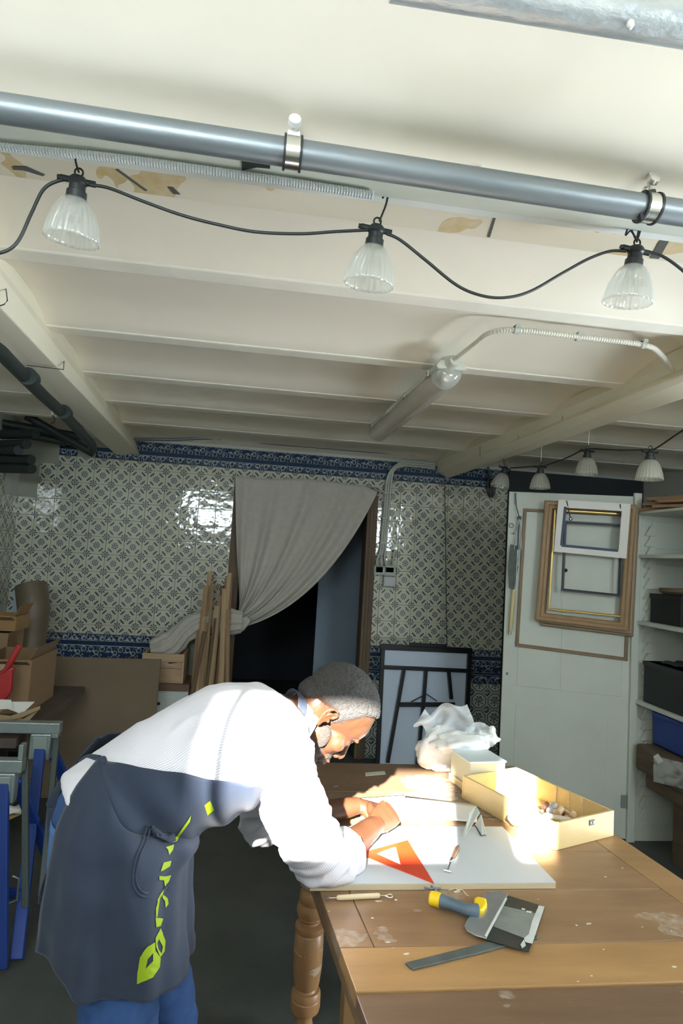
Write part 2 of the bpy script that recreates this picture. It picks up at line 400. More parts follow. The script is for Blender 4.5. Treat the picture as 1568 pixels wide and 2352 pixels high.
def xr(i):      # visible x range of column i in tile-local units, or None when it falls in the doorway
    a, b_ = X0+i*S, X0+(i+1)*S; c = (a+b_)/2
    if i == 26: b_ = 2.06
    return a-c, b_-c, c
zb = Z0+h                                          # top of the half row
gone = {(-2, 'h'), (-1, 'h'), (-2, 0), (-2, 1), (-2, 'b'), (-1, 'b'), (-2, 'c'), (-1, 'c'), (1, 'b'), (2, 'c'), (1, 'c'), (0, 'c')}
for i in cols:
    a, b_, c = xr(i)
    indoor = 10 <= i <= 17; cut = i == 18
    if (i, 'h') not in gone: tile('wall_tile', c, WY, zb, tile_mesh(a, b_, -h, 0, TILE), back)
    if (i, 'b') not in gone: tile('border_tile', c, WY, zb+.31*S, tile_mesh(a, b_, -.31*S, .31*S, B1T), back)
    if (i, 'c') not in gone: tile('scroll_tile', c, WY, zb+.62*S+.0375, tile_mesh(a, b_, -.0375, .0375, B2T), back)
    if indoor: continue
    if cut: a = DX1-c
    for j in range(9):
        if (i, j) in gone or (i >= 22 and j > 6 and False): continue
        tile('wall_tile', c, WY, Z0-j*S-h, tile_mesh(a, b_, -h, h, TILE), back)
    z = Z0-9*S
    tile('wall_tile', c, WY, z-h, tile_mesh(a, b_, 0, h, TILE), back); z -= h
    if i > 6 and i < 10: continue
    tile('border_tile', c, WY, z-.31*S, tile_mesh(a, b_, -.31*S, .31*S, B1), back); z -= .62*S
    tile('scroll_tile', c, WY, z-.37*S, tile_mesh(a, b_, -.37*S, .37*S, B2), back); z -= .74*S
    if i < 18: continue
    tile('arch_tile', c, WY, z-.335*S, tile_mesh(a, b_, -.335*S, .335*S, B3), back); z -= .67*S
    tile('dado_tile', c, WY, z, tile_mesh(a, b_, -h, 0, TOCT), back); z -= h
    while z > .02:
        tile('dado_tile', c, WY, z-h, tile_mesh(a, b_, -h, h, TOCT), back); z -= S
for j in range(8):                                 # left wall, seen at a grazing angle
    for i in range(7):
        if j < 2 and i < 2: continue
        tile('wall_tile', XL, WY-h-i*S, Z0-j*S-h, tile_mesh(-h, h, -h, h, TILE), leftw, R(90))
# frame of the doorway
woodd = mat('old_dark_wood', (.17, .115, .07), .7, c2=(.10, .07, .045), ns=6, stretch=(3, 3, .4), bump=.25, bscale=30)
mb = MB().box(DX0-.002, DX0+.085, WY-.03, WY+.16, 0, DZ); mb2 = MB().box(DX1-.085, DX1+.002, WY-.03, WY+.16, 0, DZ)
fr = struct('door_1', MB().box(DX0, DX1, WY-.03, WY+.16, DZ-.05, DZ), woodd, label='old dark wooden frame round the open doorway')
part('door_post', mb, woodd, fr, bevel=.006)
mb2.box(DX1-.06, DX1-.035, WY-.042, WY-.03, 0, DZ)
part('door_post', mb2, woodd, fr, bevel=.006)

# ================================================================= services under the ceiling
steel = mat('galvanised_pipe', (.27, .30, .32), .42, .6, c2=(.20, .23, .25), ns=9, stretch=(.3, 1, 1), bump=.08, bscale=50)
chrome = mat('clamp_metal', (.75, .74, .70), .25, 1)
rubber = mat('black_rubber', (.018, .022, .022), .45)
pvc = mat('grey_conduit', (.50, .52, .47), .45, c2=(.42, .44, .40), ns=10)
ribpvc = mat('ribbed_conduit', (.60, .58, .50), .5)
whiteb = mat('white_lump', (.85, .86, .84), .6)
blk = mat('black_plastic', (.016, .019, .019), .4)
def mid(p): return Vector(p)
# long pipe
t = thing('ceiling_pipe', 'long grey metal pipe running across under the white ceiling girder', 'pipe', (.2, 1.19, 2.385))
pa, pb = P(-260, 208, Z=2.388), P(1900, 541, Z=2.388)
part('pipe', MB().tube([pa, pb], .0265, 24), steel, t, smooth='auto')
dirp = (pb-pa).normalized()
def clamp(px, py, tie=False):
    c = P(px, py, Z=2.388); c = pa+dirp*((c-pa).dot(dirp))
    k = MB().tube([c-dirp*.014, c+dirp*.014], .0305, 24)
    o = part('clamp', k, chrome, t, smooth='auto')
    part('rubber_liner', MB().tube([c-dirp*.018, c-dirp*.0135], .033, 24).tube([c+dirp*.0135, c+dirp*.018], .033, 24), rubber, o, smooth='auto')
    part('hanger', MB().tube([c+Vector((0, 0, .03)), c+Vector((0, -.004, .075))], .005, 8).lathe([(.0, .0), (.014, .004), (.012, .014), (0, .016)], c+Vector((0, -.01, .052)), (0, -1, .2), 10)
         .obox(c+Vector((0, 0, .035)), (.012, 0, 0), (0, .004, 0), (0, 0, .01)), whiteb if not tie else chrome, o, smooth='auto')
    return c
clamp(672, 348); c2c = clamp(1492, 474, True)
for x, y in ((1103, 383), (1320, 420)):
    c = P(x, y, Z=2.45); part('stud', MB().lathe([(.004, 0), (.005, .008), (.002, .012), (0, .013)], c, (0, -.4, -1), 8), whiteb, t, smooth=True)
# the second pipe near the camera, top right
t = thing('ceiling_pipe', 'short stretch of thick grey pipe in the upper right corner with a white drip', 'pipe', (.5, .78, 2.42))
q0, q1 = P(900, -50, Z=2.425), P(1720, 83, Z=2.425)
part('pipe', MB().tube([q0, q1], .028, 24), mat('mottled_pipe', (.40, .46, .50), .4, .6, c2=(.75, .78, .80), ns=22, bump=.4, bscale=60, stretch=(.5, 1, 1)), t, smooth='auto')
c = P(1447, 55, Z=2.398); part('drip', MB().lathe([(0, -.006), (.005, -.003), (.006, .002), (.003, .007), (0, .008)], c, (0, 0, -1), 10), whiteb, t, smooth=True)
# ribbed conduit under the girder
def ribbed(mb, path, r, pitch=.006, n=10):
    path = [Vector(p) for p in path]; out = []; rr = []; L = 0
    for a, b_ in zip(path[:-1], path[1:]):
        d = (b_-a).length; k = max(2, int(d/(pitch/2)))
        for i in range(k): out.append(a.lerp(b_, i/k)); rr.append(r*(1 if (len(rr) % 2) else .84))
    return mb.tube(out, rr, n)
def smoothpath(pts, n=8):
    pts = [Vector(p) for p in pts]; out = []
    for i in range(len(pts)-1):
        p0 = pts[max(i-1, 0)]; p1 = pts[i]; p2 = pts[i+1]; p3 = pts[min(i+2, len(pts)-1)]
        for k in range(n):
            u = k/n; out.append(.5*((2*p1)+(p2-p0)*u+(2*p0-5*p1+4*p2-p3)*u*u+(3*p1-p0-3*p2+p3)*u*u*u))
    return out+[pts[-1]]
bp_ = [P(x, y, Z=2.413) for k, (x, y) in enumerate([(-160, 322), (0, 338), (240, 360), (480, 392), (700, 424), (860, 449)])]
tag(part('ribbed_hose', ribbed(MB(), smoothpath(bp_, 3), .0095), mat('pale_ribbed_hose', (.62, .66, .68), .45)), 'pale grey ribbed conduit tucked along the white girder lip, upper left', 'conduit')
# thin pipe along the back wall
t = thing('wall_pipe', 'thin grey pipe clipped along the back wall above the blue tile border', 'pipe', (0, 4.93, 2.4))
wp = [P(x, y, Y=4.93) for x, y in ((288, 1008), (400, 1009), (503, 1007), (620, 1018), (728, 1027), (850, 1037), (955, 1044), (1015, 1048))]
part('pipe', MB().tube(smoothpath(wp, 4), .011, 10), steel, t, smooth='auto')
for x, y in ((503, 1007), (728, 1027), (948, 1044)):
    c = P(x, y, Y=4.93); part('clip', MB().tube([c-Vector((.012, 0, 0)), c+Vector((.012, 0, 0))], .016, 10).box(c.x-.006, c.x+.006, 4.925, WY, c.z+.005, c.z+.03), pvc, t)
# conduits with junction boxes, right of the doorway
t = thing('conduit_bundle', 'grey plastic conduits bending down the tiles right of the doorway to junction boxes', 'conduit', (1.0, 4.95, 1.6))
for k in range(3):
    dx = k*5.2
    pts = [P(x, y, Y=4.955-.001*k) for x, y in ((1000-dx*.2, 1066+k*5), (930-dx*.2+6, 1060+k*5), (905+dx*.2, 1072+k*3), (889+dx, 1100), (884+dx, 1150), (880+dx, 1200), (874+dx, 1262), (866+dx*1.7, 1285), (866+dx*2.2, 1303))]
    part('conduit', MB().tube(smoothpath(pts, 5), .0092, 10), pvc, t, smooth='auto')
for k, (x, y) in enumerate(((877, 1285), (903, 1285))):
    pts = [P(x-4+8*k, 1262, Y=4.95), P(x, 1285, Y=4.95), P(x, 1303, Y=4.95)]
    part('conduit', MB().tube(smoothpath(pts, 3), .0085, 8), pvc, t, smooth='auto')
def jbox(x0, y0, x1, y1, m, lid=True):
    a = P(x0, y0, Y=4.93); b_ = P(x1, y1, Y=4.93)
    o = part('junction_box', MB().box(a.x, b_.x, 4.935, WY-.008, b_.z, a.z), m, t, bevel=.004)
    if lid: part('lid', MB().box(a.x+.008, b_.x-.008, 4.929, 4.936, b_.z+.008, a.z-.008), m, o, bevel=.002)
    return o
jbox(861, 1299, 881, 1318, pvc); jbox(884, 1299, 906, 1318, pvc); jb1 = mat('box_grey', (.42, .45, .43), .5)
jbox(860, 1299, 885, 1322, jb1); jbox(884, 1300, 909, 1324, jb1); jbox(882, 1324, 908, 1348, mat('box_blue_grey', (.50, .55, .56), .5))
for x, y in ((884, 1133), (881, 1190), (877, 1247)):
    c = P(x+6, y, Y=4.942); part('saddle', MB().box(c.x-.035, c.x+.03, 4.938, 4.952, c.z-.006, c.z+.006), pvc, t, bevel=.003)
# vertical wire
wv = [P(x, y, Y=4.97) for x, y in ((1018, 1062), (1021, 1120), (1023, 1250), (1024, 1350), (1026, 1480))]
tag(part('black_wire', MB().tube(wv, .0035, 6), rubber), 'thin black wire hanging straight down the tile wall behind the folded table', 'wire')
# dark pipes and cluster in the left corner, under the ceiling
dkp = mat('dark_pipe', (.028, .038, .036), .5, .3)
t = thing('drain_pipe', 'dark pipe running beside the left cream beam towards the back wall', 'pipe', (-1.2, 3.5, 2.27))
pts = [P(-200, 655, Z=2.27), P(0, 808, Z=2.27), P(95, 905, Z=2.27), P(150, 955, Z=2.27), P(210, 1020, Z=2.25), P(214, 1034, Z=2.22)]
part('pipe', MB().tube(pts, .028, 14), dkp, t, smooth='auto')
for x, y in ((68, 868), (148, 948)):
    c = P(x, y, Z=2.27); d = (pts[2]-pts[1]).normalized()
    part('collar', MB().tube([c-d*.03, c+d*.03], .037, 14), dkp, t, smooth='auto')
t = thing('pipe_cluster', 'dark stub pipes poking out of the wall in the upper left corner', 'pipe', (-1.8, 4.2, 2.1))
for k, (x, y) in enumerate(((50, 1062), (52, 1083), (40, 1026), (60, 1003), (20, 1040))):
    c = P(x+22, y-6, Y=4.4); part('stub_pipe', MB().tube([Vector((XL+.004, c.y+.2, c.z+.01)), c], .034, 14), dkp, t, smooth='auto')
for k, (x0, y0, x1, y1) in enumerate(((5, 972, 190, 1004), (5, 989, 150, 1016), (60, 955, 215, 1042))):
    part('cross_pipe', MB().tube([P(x0, y0, Y=4.6), P(x1, y1, Y=4.85)], .03, 12), dkp, t, smooth='auto')
t = thing('pull_cord', 'thin cord with a small white weight hanging from the left pipe', 'cord', P(120, 950, Y=4.0))
part('cord', MB().tube([P(121, 905, Y=4.0), P(120, 950, Y=4.0)], .0025, 5), rubber, t)
part('weight', MB().tube([P(120, 944, Y=4.0), P(120, 954, Y=4.0)], .007, 8), whiteb, t)
part('hook', MB().tube([P(120, 954, Y=4.0), P(126, 962, Y=4.0), P(125, 970, Y=4.0), P(117, 972, Y=4.0)], .004, 6), rubber, t)
# wires hugging the beams
def wire(name, pts, label, r=.0018, m=rubber):
    return tag(part(name, MB().tube(pts, r, 6), m), label, 'wire')
wire('tie_wire', [P(148, 808, Z=2.455), P(148, 815, Z=2.44), P(146, 849, Z=2.315), P(62, 839, Z=2.305)], 'black wire wrapped square round the left cream beam')
wire('tie_wire', [P(12, 650, Z=2.45), P(17, 690, Z=2.315), P(10, 699, Z=2.31), P(-10, 706, Z=2.30)], 'short black wire wrapped round the near end of the left cream beam')
def rbw(x1, y1, x2, y2, x3, y3, lab):
    y = P(x1, y1, Z=2.45).y; wire('tie_wire', [P(x1, y1, Y=y), P(x2, y2, Y=y-.02), P(x3, y3, Y=y-.03)], lab)
rbw(1292, 948, 1289, 982, 1347, 988, 'black wire bent round the right cream beam, nearest of three')
rbw(1191, 990, 1189, 1017, 1243, 1023, 'black wire bent round the right cream beam, middle of three')
rbw(1102, 1024, 1102, 1048, 1150, 1053, 'black wire bent round the right cream beam, farthest of three')

shade_m = bpy.data.materials.new('clear_ribbed_shade'); shade_m.use_nodes = True
nt = shade_m.node_tree; b = nt.nodes['Principled BSDF']; nt.nodes.remove(b)
gl = nt.nodes.new('ShaderNodeBsdfGlass'); gl.inputs['IOR'].default_value = 1.25; gl.inputs['Roughness'].default_value = .08; gl.inputs['Color'].default_value = (.95, .96, .92, 1)
df = nt.nodes.new('ShaderNodeBsdfTranslucent'); df.inputs[0].default_value = (.9, .9, .84, 1); dd = nt.nodes.new('ShaderNodeBsdfDiffuse'); dd.inputs[0].default_value = (.85, .86, .8, 1)
tr = nt.nodes.new('ShaderNodeBsdfTransparent'); gs = nt.nodes.new('ShaderNodeBsdfGlossy'); gs.inputs['Roughness'].default_value = .08
def mixs(f, a, b_):
    m_ = nt.nodes.new('ShaderNodeMixShader'); m_.inputs[0].default_value = f; link(nt, a, m_.inputs[1]); link(nt, b_, m_.inputs[2]); return m_.outputs[0]
s1 = mixs(.5, df.outputs[0], dd.outputs[0]); s2 = mixs(.33, tr.outputs[0], s1); s3 = mixs(.12, s2, gs.outputs[0])
link(nt, s3, nt.nodes['Material Output'].inputs[0])
# fluorescent fitting
t = thing('batten_light', 'long fluorescent batten with ribbed clear cover fixed under the ceiling', 'ceiling light', (.7, 3.0, 2.44))
fbody = mat('fitting_body', (.52, .53, .47), .5); fcov = mat('ribbed_cover', (.55, .50, .43), .25, c2=(.42, .38, .32), ns=6, stretch=(1, .3, 1), spec=.6)
A_, B_ = Vector((.715, 2.36, 2.40)), Vector((.66, 3.66, 2.40)); ax = (B_-A_).normalized(); sx = Vector((ax.y, -ax.x, 0)); up = Vector((0, 0, 1))
def ext(profile, a, b_, cap=True):
    mb = MB(); n = len(profile); vs = [p+sx*u+up*w_ for p in (a, b_) for u, w_ in profile]
    mb.add(vs, [((i+1) % n, i, n+i, n+(i+1) % n) for i in range(n)] + ([tuple(range(n)), tuple(range(2*n-1, n-1, -1))] if cap else [])); return mb
part('housing', ext([(-.062, -.004), (.062, -.004), (.066, .006), (.05, .03), (-.05, .03), (-.066, .006)], A_, B_), fbody, t, bevel=.004)
ribs = [(.056*math.cos(a)*(1+.02*(k % 2)), -.004-.062*math.sin(a)**.8*(1+.03*(k % 2))) for k, a in enumerate([PI*i/28 for i in range(29)])]
part('cover', ext(ribs, A_+ax*.09, B_), fcov, t, smooth='auto')
glass = mat('clear_glass', (.93, .96, .95), .05, trans=1, ior=1.3)
mb = MB(); ringn = 14
for k in range(6):
    s0 = k/5; y = A_+ax*(.09*s0*1.0+.0); sc = math.sqrt(max(0, 1-(1-s0)**2))*.9+.12
    for i in range(ringn+1):
        a = PI*i/ringn; mb.v.append(tuple(y+sx*(.056*math.cos(a)*min(1, sc+.15))+up*(-.004-.062*min(1, sc)*max(0, math.sin(a))**.8)))
mb.f = [(k*(ringn+1)+i, k*(ringn+1)+i+1, (k+1)*(ringn+1)+i+1, (k+1)*(ringn+1)+i) for k in range(5) for i in range(ringn)]
part('end_cover', mb, shade_m, t, smooth=True, solid=.002)
part('lamp_end', MB().tube([A_+ax*.04+up*-.028, A_+ax*.1+up*-.028], .019, 16), mat('lamp_tube', (.92, .94, .95), .2), t, smooth='auto')
part('end_cap', MB().tube([A_+ax*-.035+up*.022, A_+ax*.05+up*.022], [.02, .045], 14), fbody, t, smooth='auto')
for k in range(4):
    c = A_+ax*(.12+.36*k)-sx*.066; part('clip', MB().obox(c, sx*.004, ax*.022, up*.014), chrome, t, bevel=.003)
cp = smoothpath([A_+ax*-.03+up*.025, P(1090, 790, Z=2.44), P(1125, 765, Z=2.44), P(1185, 758, Z=2.442), P(1330, 774, Z=2.442), P(1475, 792, Z=2.442), P(1515, 812, Z=2.44), P(1545, 852, Z=2.42)], 6)
t2 = thing('lamp_conduit', 'beige ribbed conduit curving from the batten light to the right beam', 'conduit', P(1330, 774, Z=2.45))
part('conduit', ribbed(MB(), cp, .0105, .009), ribpvc, t2)
for x, y in ((1185, 758), (1327, 775), (1476, 792)):
    c = P(x, y, Z=2.442); part('saddle', MB().tube([c-Vector((.008, 0, 0)), c+Vector((.008, 0, 0))], .014, 12).box(c.x-.008, c.x+.008, c.y-.02, c.y+.02, 2.447, 2.457), pvc, t2)

# ---------------------------------------------------------------- string lights
def make_lamp():
    t = thing('string_light', 'x', 'pendant light', (0, 0, 0), 'string lights')
    w_ = lambda a, h_: 1+.022*math.cos(a*24)*min(1, max(0, -h_*14))
    pr = [(.019, -.044), (.029, -.052), (.038, -.066), (.046, -.085), (.052, -.106), (.0555, -.126), (.0565, -.134)]
    part('shade', MB().lathe(pr, n=144, wob=w_), shade_m, t, smooth=True, solid=.0022)
    part('bulb', MB().lathe([(.010, -.043), (.012, -.052), (.014, -.062), (.011, -.072), (0, -.076)], n=14), glass, t, smooth=True)
    part('socket', MB().lathe([(.0, .004), (.014, .002), (.019, -.004), (.020, -.012), (.017, -.016), (.0175, -.028), (.021, -.030), (.0215, -.045), (0, -.047)], n=16), blk, t, smooth='auto')
    part('hook', MB().tube([(math.cos(a)*.0085, 0, .011+math.sin(a)*.0085) for a in [PI*2*i/14 for i in range(15)]], .0022, 6), blk, t, smooth=True)
    part('cable_arm', MB().tube([(-.036, 0, -.007), (.036, 0, -.007)], .007, 8).tube([(-.042, 0, -.007), (-.032, 0, -.007)], .0055, 8), blk, t, smooth='auto')
    return t
lamp0 = make_lamp()
front = [(180, 408, 1.33, 'pendant light with ribbed clear shade hanging front left under the girder'),
         (865, 520, 1.33, 'middle one of the three near ribbed pendant lights'),
         (1461, 568, 1.33, 'right one of the three near ribbed pendant lights, tied with wire')]
rear = [(1160, 1073, 3.9, 'small far pendant light in front of the tile wall edge, its socket tilted'),
        (1241, 1070, 3.55, 'small far pendant light second from the tile wall, above the white door'),
        (1349, 1033, 3.2, 'far pendant light hanging above the hung picture frames'),
        (1493, 1034, 2.65, 'far pendant light at the right, above the bundle of wood')]
lamps = []
for k, (x, y, Y, lab) in enumerate(front+rear):
    c = P(x, y, Y=Y); o = lamp0 if k == 0 else dup(lamp0)
    o.location = c; o['label'] = lab; o.rotation_euler = (R(9), R(3), R(4)) if k < 3 else (0, R([14, 0, 2, 1][k-3]), 0)
    if k >= 3: o.scale = (1.06,)*3
    lamps.append(c)
cab = lambda pts, r=.0036, n=8: MB().tube(smoothpath(pts, n), r, 8)
Yf = 1.33
def fp(l): return [P(x, y, Y=Yf) for x, y in l]
t = thing('light_cable', 'black cable looping between the three near pendant lights', 'cable', P(560, 520, Y=Yf))
part('cable', cab(fp([(-60, 580), (0, 581), (40, 556), (72, 490), (100, 435), (135, 415), (164, 413)])), rubber, t, smooth=True)
part('cable', cab(fp([(205, 425), (250, 432), (330, 463), (420, 495), (510, 518), (590, 533), (690, 537), (770, 532), (850, 528)])), rubber, t, smooth=True)
part('cable', cab(fp([(888, 537), (920, 552), (980, 600), (1050, 656), (1110, 680), (1165, 683), (1220, 668), (1290, 628), (1350, 595), (1400, 577), (1437, 577)])), rubber, t, smooth=True)
part('cable', cab(fp([(1485, 578), (1520, 588), (1568, 622), (1640, 690)])), rubber, t, smooth=True)
for k, pts in enumerate(([(181, 396), (174, 372), (171, 335), (170, 298), (176, 300), (176, 340), (172, 362)], [(871, 508), (886, 470), (891, 440), (890, 412), (884, 410), (880, 440), (879, 455)])):
    wire('hanging_tie', smoothpath([P(x, y, Y=Yf-.01) for x, y in pts], 4), ['black tie holding the left near pendant light to the girder', 'black tie holding the middle near pendant light to the girder'][k], .0024)
wire('hanging_tie', smoothpath([P(x, y, Y=Yf-.02) for x, y in ((1462, 556), (1448, 525), (1436, 510), (1448, 502), (1436, 540), (1448, 530), (1462, 545), (1470, 500), (1478, 470), (1488, 448), (1500, 452), (1480, 500), (1462, 556))], 4), 'twisted black wire tying the right near pendant light to the pipe', .0022)
wire('hanging_tie', [P(1474, 505, Y=1.16), P(1466, 470, Y=1.15), P(1480, 446, Y=1.15), P(1500, 442, Y=1.155)], 'black strap wound round the pipe above the right near pendant light', .008)
t = thing('light_cable', 'thin black cable joining the four far pendant lights', 'cable', P(1300, 1050, Y=3.4))
rc = [P(1172, 1075, Y=3.9), P(1230, 1071, Y=3.56), P(1252, 1069, Y=3.55), P(1300, 1052, Y=3.35), P(1338, 1034, Y=3.2), P(1365, 1031, Y=3.18), P(1420, 1034, Y=2.9), P(1480, 1033, Y=2.66), P(1505, 1030, Y=2.64), P(1568, 988, Y=2.4), P(1650, 940, Y=2.2)]
part('cable', cab(rc, .0042, 4), rubber, t, smooth=True)
for x0, y0, x1, y1, Y in ((1160, 1075, 1155, 1052, 3.9), (1242, 1060, 1244, 1022, 3.55), (1351, 1022, 1353, 985, 3.2)):
    wire('nylon_line', [P(x0, y0, Y=Y), P(x1, y1, Y=Y)], {1160: 'thick black tie above the tilted far pendant light', 1242: 'thin pale line holding the second far pendant light', 1351: 'thin pale line holding the third far pendant light'}[x0], .006 if x0 == 1160 else .0016, rubber if x0 == 1160 else whiteb)
# coil of cable hanging on the wall
t = thing('cable_coil', 'bundle of black cable hanging on the tiles at the end of the right beam', 'cable', P(1128, 1110, Y=4.9))
for k in range(6):
    pts = [P(1126+2*math.sin(k), 1092, Y=4.93)]+[P(1127+(k-2.5)*4.5*math.sin(PI*u), 1092+52*u, Y=4.93) for u in (.3, .7, .95)]+[P(1129+(k-2.5)*1.2, 1100, Y=4.92)]
    part('loop', MB().tube(smoothpath(pts, 5), .005, 6), rubber, t, smooth=True)
part('stem', MB().tube([P(1120, 1072, Y=4.93), P(1127, 1095, Y=4.93)], .009, 6), rubber, t)

# ================================================================= curtain
linen = mat('grey_linen', (.50, .475, .42), .9, c2=(.43, .41, .36), ns=25, bump=.15, bscale=220, sheen=.2)
t = thing('curtain', 'grey linen curtain pulled aside across the dark doorway and knotted at the left', 'curtain', (.3, 4.9, 0))
def bez(a, c, b_, v): return ((1-v)**2*a[0]+2*v*(1-v)*c[0]+v*v*b_[0], (1-v)**2*a[1]+2*v*(1-v)*c[1]+v*v*b_[1])
def cur(u, v):
    T = (540+(868-540)*u, 1092+22*u+3*math.sin(u*9)+(14*max(0, u-.9)/.1 if u > .9 else 0))
    C = (549+(735-549)*u**1.1, 1330+(1405-1330)*u); K = (547-6*u, 1398+46*u)
    x, y = bez(T, C, K, v)
    if u < .3: x = x*(1)-6*math.sin(v*5)*(1-u/.3)*.4
    amp = .022+.02*v
    dy = amp*(math.sin(u*34+2.2*math.sin(v*2+1))*.55+.35*math.sin(u*61+v*3)+.6*math.sin(u*13+1.7*v+.5))*(1-.25*math.sin(v*PI))*(.35+.65*min(1, v*4+.3))
    if v > .85: dy *= (1-(v-.85)/.15*.5)
    return P(x, y, Y=4.885+dy)
part('cloth', MB().grid(cur, 130, 70), linen, t, smooth=True, solid=.003)
def fold_tube(pts, rads, n=40, folds=9, amp=.16, seed=1):
    mb = MB(); pts = smoothpath(pts, 6); m_ = len(pts); vs = []
    ref = Vector((0, 1, 0))
    rr = [rads[min(int(i/6), len(rads)-2)]*(1-(i/6) % 1)+rads[min(int(i/6), len(rads)-2)+1]*((i/6) % 1) if i < m_-1 else rads[-1] for i in range(m_)]
    for i, p in enumerate(pts):
        tt = (pts[min(i+1, m_-1)]-pts[max(i-1, 0)]).normalized(); a_ = (ref-tt*ref.dot(tt)).normalized(); b_ = tt.cross(a_)
        for k in range(n):
            a = 2*PI*k/n; q = rr[i]*(1+amp*math.sin(a*folds+seed+.25*i)+amp*.7*noise.noise(Vector((math.cos(a)*1.5, math.sin(a)*1.5, i*.22+seed))))
            vs.append(p+(a_*math.cos(a)*.75+b_*math.sin(a))*q)
    fs = [(i*n+k, i*n+(k+1) % n, (i+1)*n+(k+1) % n, (i+1)*n+k) for i in range(m_-1) for k in range(n)]
    fs += [tuple(range(n-1, -1, -1)), tuple(range((m_-1)*n, m_*n))]
    return mb.add(vs, fs)
part('bunched_cloth', fold_tube([P(x, y, Y=4.80) for x, y in ((556, 1430), (528, 1428), (503, 1424), (470, 1428), (442, 1438), (418, 1456), (398, 1476), (375, 1484), (346, 1488))], [.075, .095, .07, .075, .08, .075, .085, .09, .05], seed=3), linen, t, smooth=True)
part('knot', fold_tube([P(x, y, Y=4.76) for x, y in ((514, 1402), (505, 1420), (510, 1440), (520, 1452))], [.045, .075, .06, .02], seed=8, folds=5), linen, t, smooth=True)
part('hanging_swag', fold_tube([P(x, y, Y=4.83) for x, y in ((572, 1420), (552, 1432), (532, 1440), (512, 1436))], [.02, .055, .06, .03], seed=5, folds=4), linen, t, smooth=True)
part('knot_tail', MB().grid(lambda u, v: P(503+18*u-4*v, 1430+22*v+6*u, Y=4.72+.01*math.sin(u*7)), 8, 8), linen, t, smooth=True, solid=.004)
part('top_tie', MB().tube([P(858, 1122, Y=4.93), P(876, 1130, Y=4.95), P(866, 1138, Y=4.93)], .007, 8).tube([P(538, 1098, Y=4.93), P(548, 1094, Y=4.93)], .008, 6), linen, t, smooth=True)

# ================================================================= left side
card = mat('cardboard', (.26, .165, .085), .85, c2=(.21, .135, .07), ns=5)
mdf = mat('fibreboard', (.175, .130, .085), .85, c2=(.150, .112, .072), ns=3, bump=.05, bscale=120)
pine = mat('raw_pine', (.50, .36, .22), .6, c2=(.40, .27, .15), ns=6, stretch=(1, 4, 12), bump=.08, bscale=40)
whitep = mat('white_cupboard_paint', (.60, .64, .60), .55, c2=(.52, .56, .53), ns=3)
# cardboard tube and pale panel leaning in the corner
def leaning(name, pts, m, th, lab, cat):
    o = part(name, MB().prism(pts, (0, th, 0)), m, bevel=.002); return tag(o, lab, cat)
t = tag(part('paper_roll', MB().tube([P(72, 1345, Y=4.55), P(78, 1400, Y=4.5), P(62, 1510, Y=4.45), P(62, 1560, Y=4.4)], .105, 28), mat('brown_roll', (.14, .105, .065), .4, c2=(.10, .08, .052), ns=4), smooth='auto'), 'fat brown cardboard roll standing in the left corner before the tiles', 'roll')
leaning('pale_card', [P(34, 1345, Y=4.7), P(48, 1345, Y=4.7), P(12, 1700, Y=4.6), P(-10, 1700, Y=4.6)], mat('pale_blue_card', (.36, .45, .52), .7), .01, 'narrow pale blue sheet behind the brown roll at the left wall', 'sheet')
# shelf rack at far left carrying boxes
rack_z = P(40, 1640, Y=3.3).z
t = thing('work_shelf', 'dark brown wooden shelf board at the far left carrying boxes and papers', 'shelf', (-1.5, 3.5, 0))
part('shelf_board', MB().box(-1.895, P(70, 1650, Y=3.1).x-.02, 3.0, 4.1, rack_z-.075, rack_z-.03), mat('dark_board', (.10, .075, .055), .7, c2=(.07, .05, .04), ns=5), t, bevel=.003)
for y in (3.55, 4.0): part('post', MB().box(-1.5, -1.45, y, y+.05, 0, rack_z-.075), blk, t)
def cbox(name, px0, py0, px1, Y, dep, z0, lab, m=card, flaps=True):
    a = P(px0, py0, Y=Y); b_ = P(px1, py0, Y=Y)
    t = thing(name, lab, 'box', ((a.x+b_.x)/2, Y+dep/2, z0))
    th = .006; x0, x1 = min(a.x, b_.x), max(a.x, b_.x); z1 = a.z
    mb = MB(); mb.box(x0, x1, Y, Y+th, z0, z1); mb.box(x0, x1, Y+dep-th, Y+dep, z0, z1); mb.box(x0, x0+th, Y+th, Y+dep-th, z0, z1); mb.box(x1-th, x1, Y+th, Y+dep-th, z0, z1); mb.box(x0+th, x1-th, Y+th, Y+dep-th, z0, z0+th)
    part('body', mb, m, t)
    if flaps:
        part('flap', MB().obox(((x0+x1)/2, Y-.03, z1-.01), ((x1-x0)/2-.005, 0, 0), (0, .04, -.016), (0, .001, .0025)), m, t)
        part('flap', MB().obox((x1+.0, Y+dep/2, z1+.03), (.002, 0, .001), (0, dep/2-.01, 0), (.018, 0, .035)), m, t)
    part('tape_strip', MB().box((x0+x1)/2-.02, (x0+x1)/2+.02, Y-.001, Y, z0+.01, z1-.02), mat('packing_tape', (.42, .31, .18), .3), t)
    return t
z0 = rack_z-.03
cbox('cardboard_box', -60, 1412, 38, 3.85, .22, z0+.36, 'cardboard box highest of the pair at the far left, beside the brown roll', mat('ochre_card', (.30, .18, .07), .85, c2=(.25, .15, .06), ns=5))
cbox('cardboard_box', -60, 1512, 74, 3.42, .40, z0, 'open cardboard box low at the far left, under the higher box')
part_box = cbox('cardboard_box', -90, 1450, 20, 3.84, .24, z0, 'plain cardboard box supporting the highest box at the far left', flaps=False)
redm = mat('red_plastic', (.33, .018, .018), .45, c2=(.35, .02, .02), ns=6)
t = thing('red_clamp', 'red plastic bar clamps poking out of the cardboard boxes at the far left', 'clamp', P(20, 1560, Y=3.3))
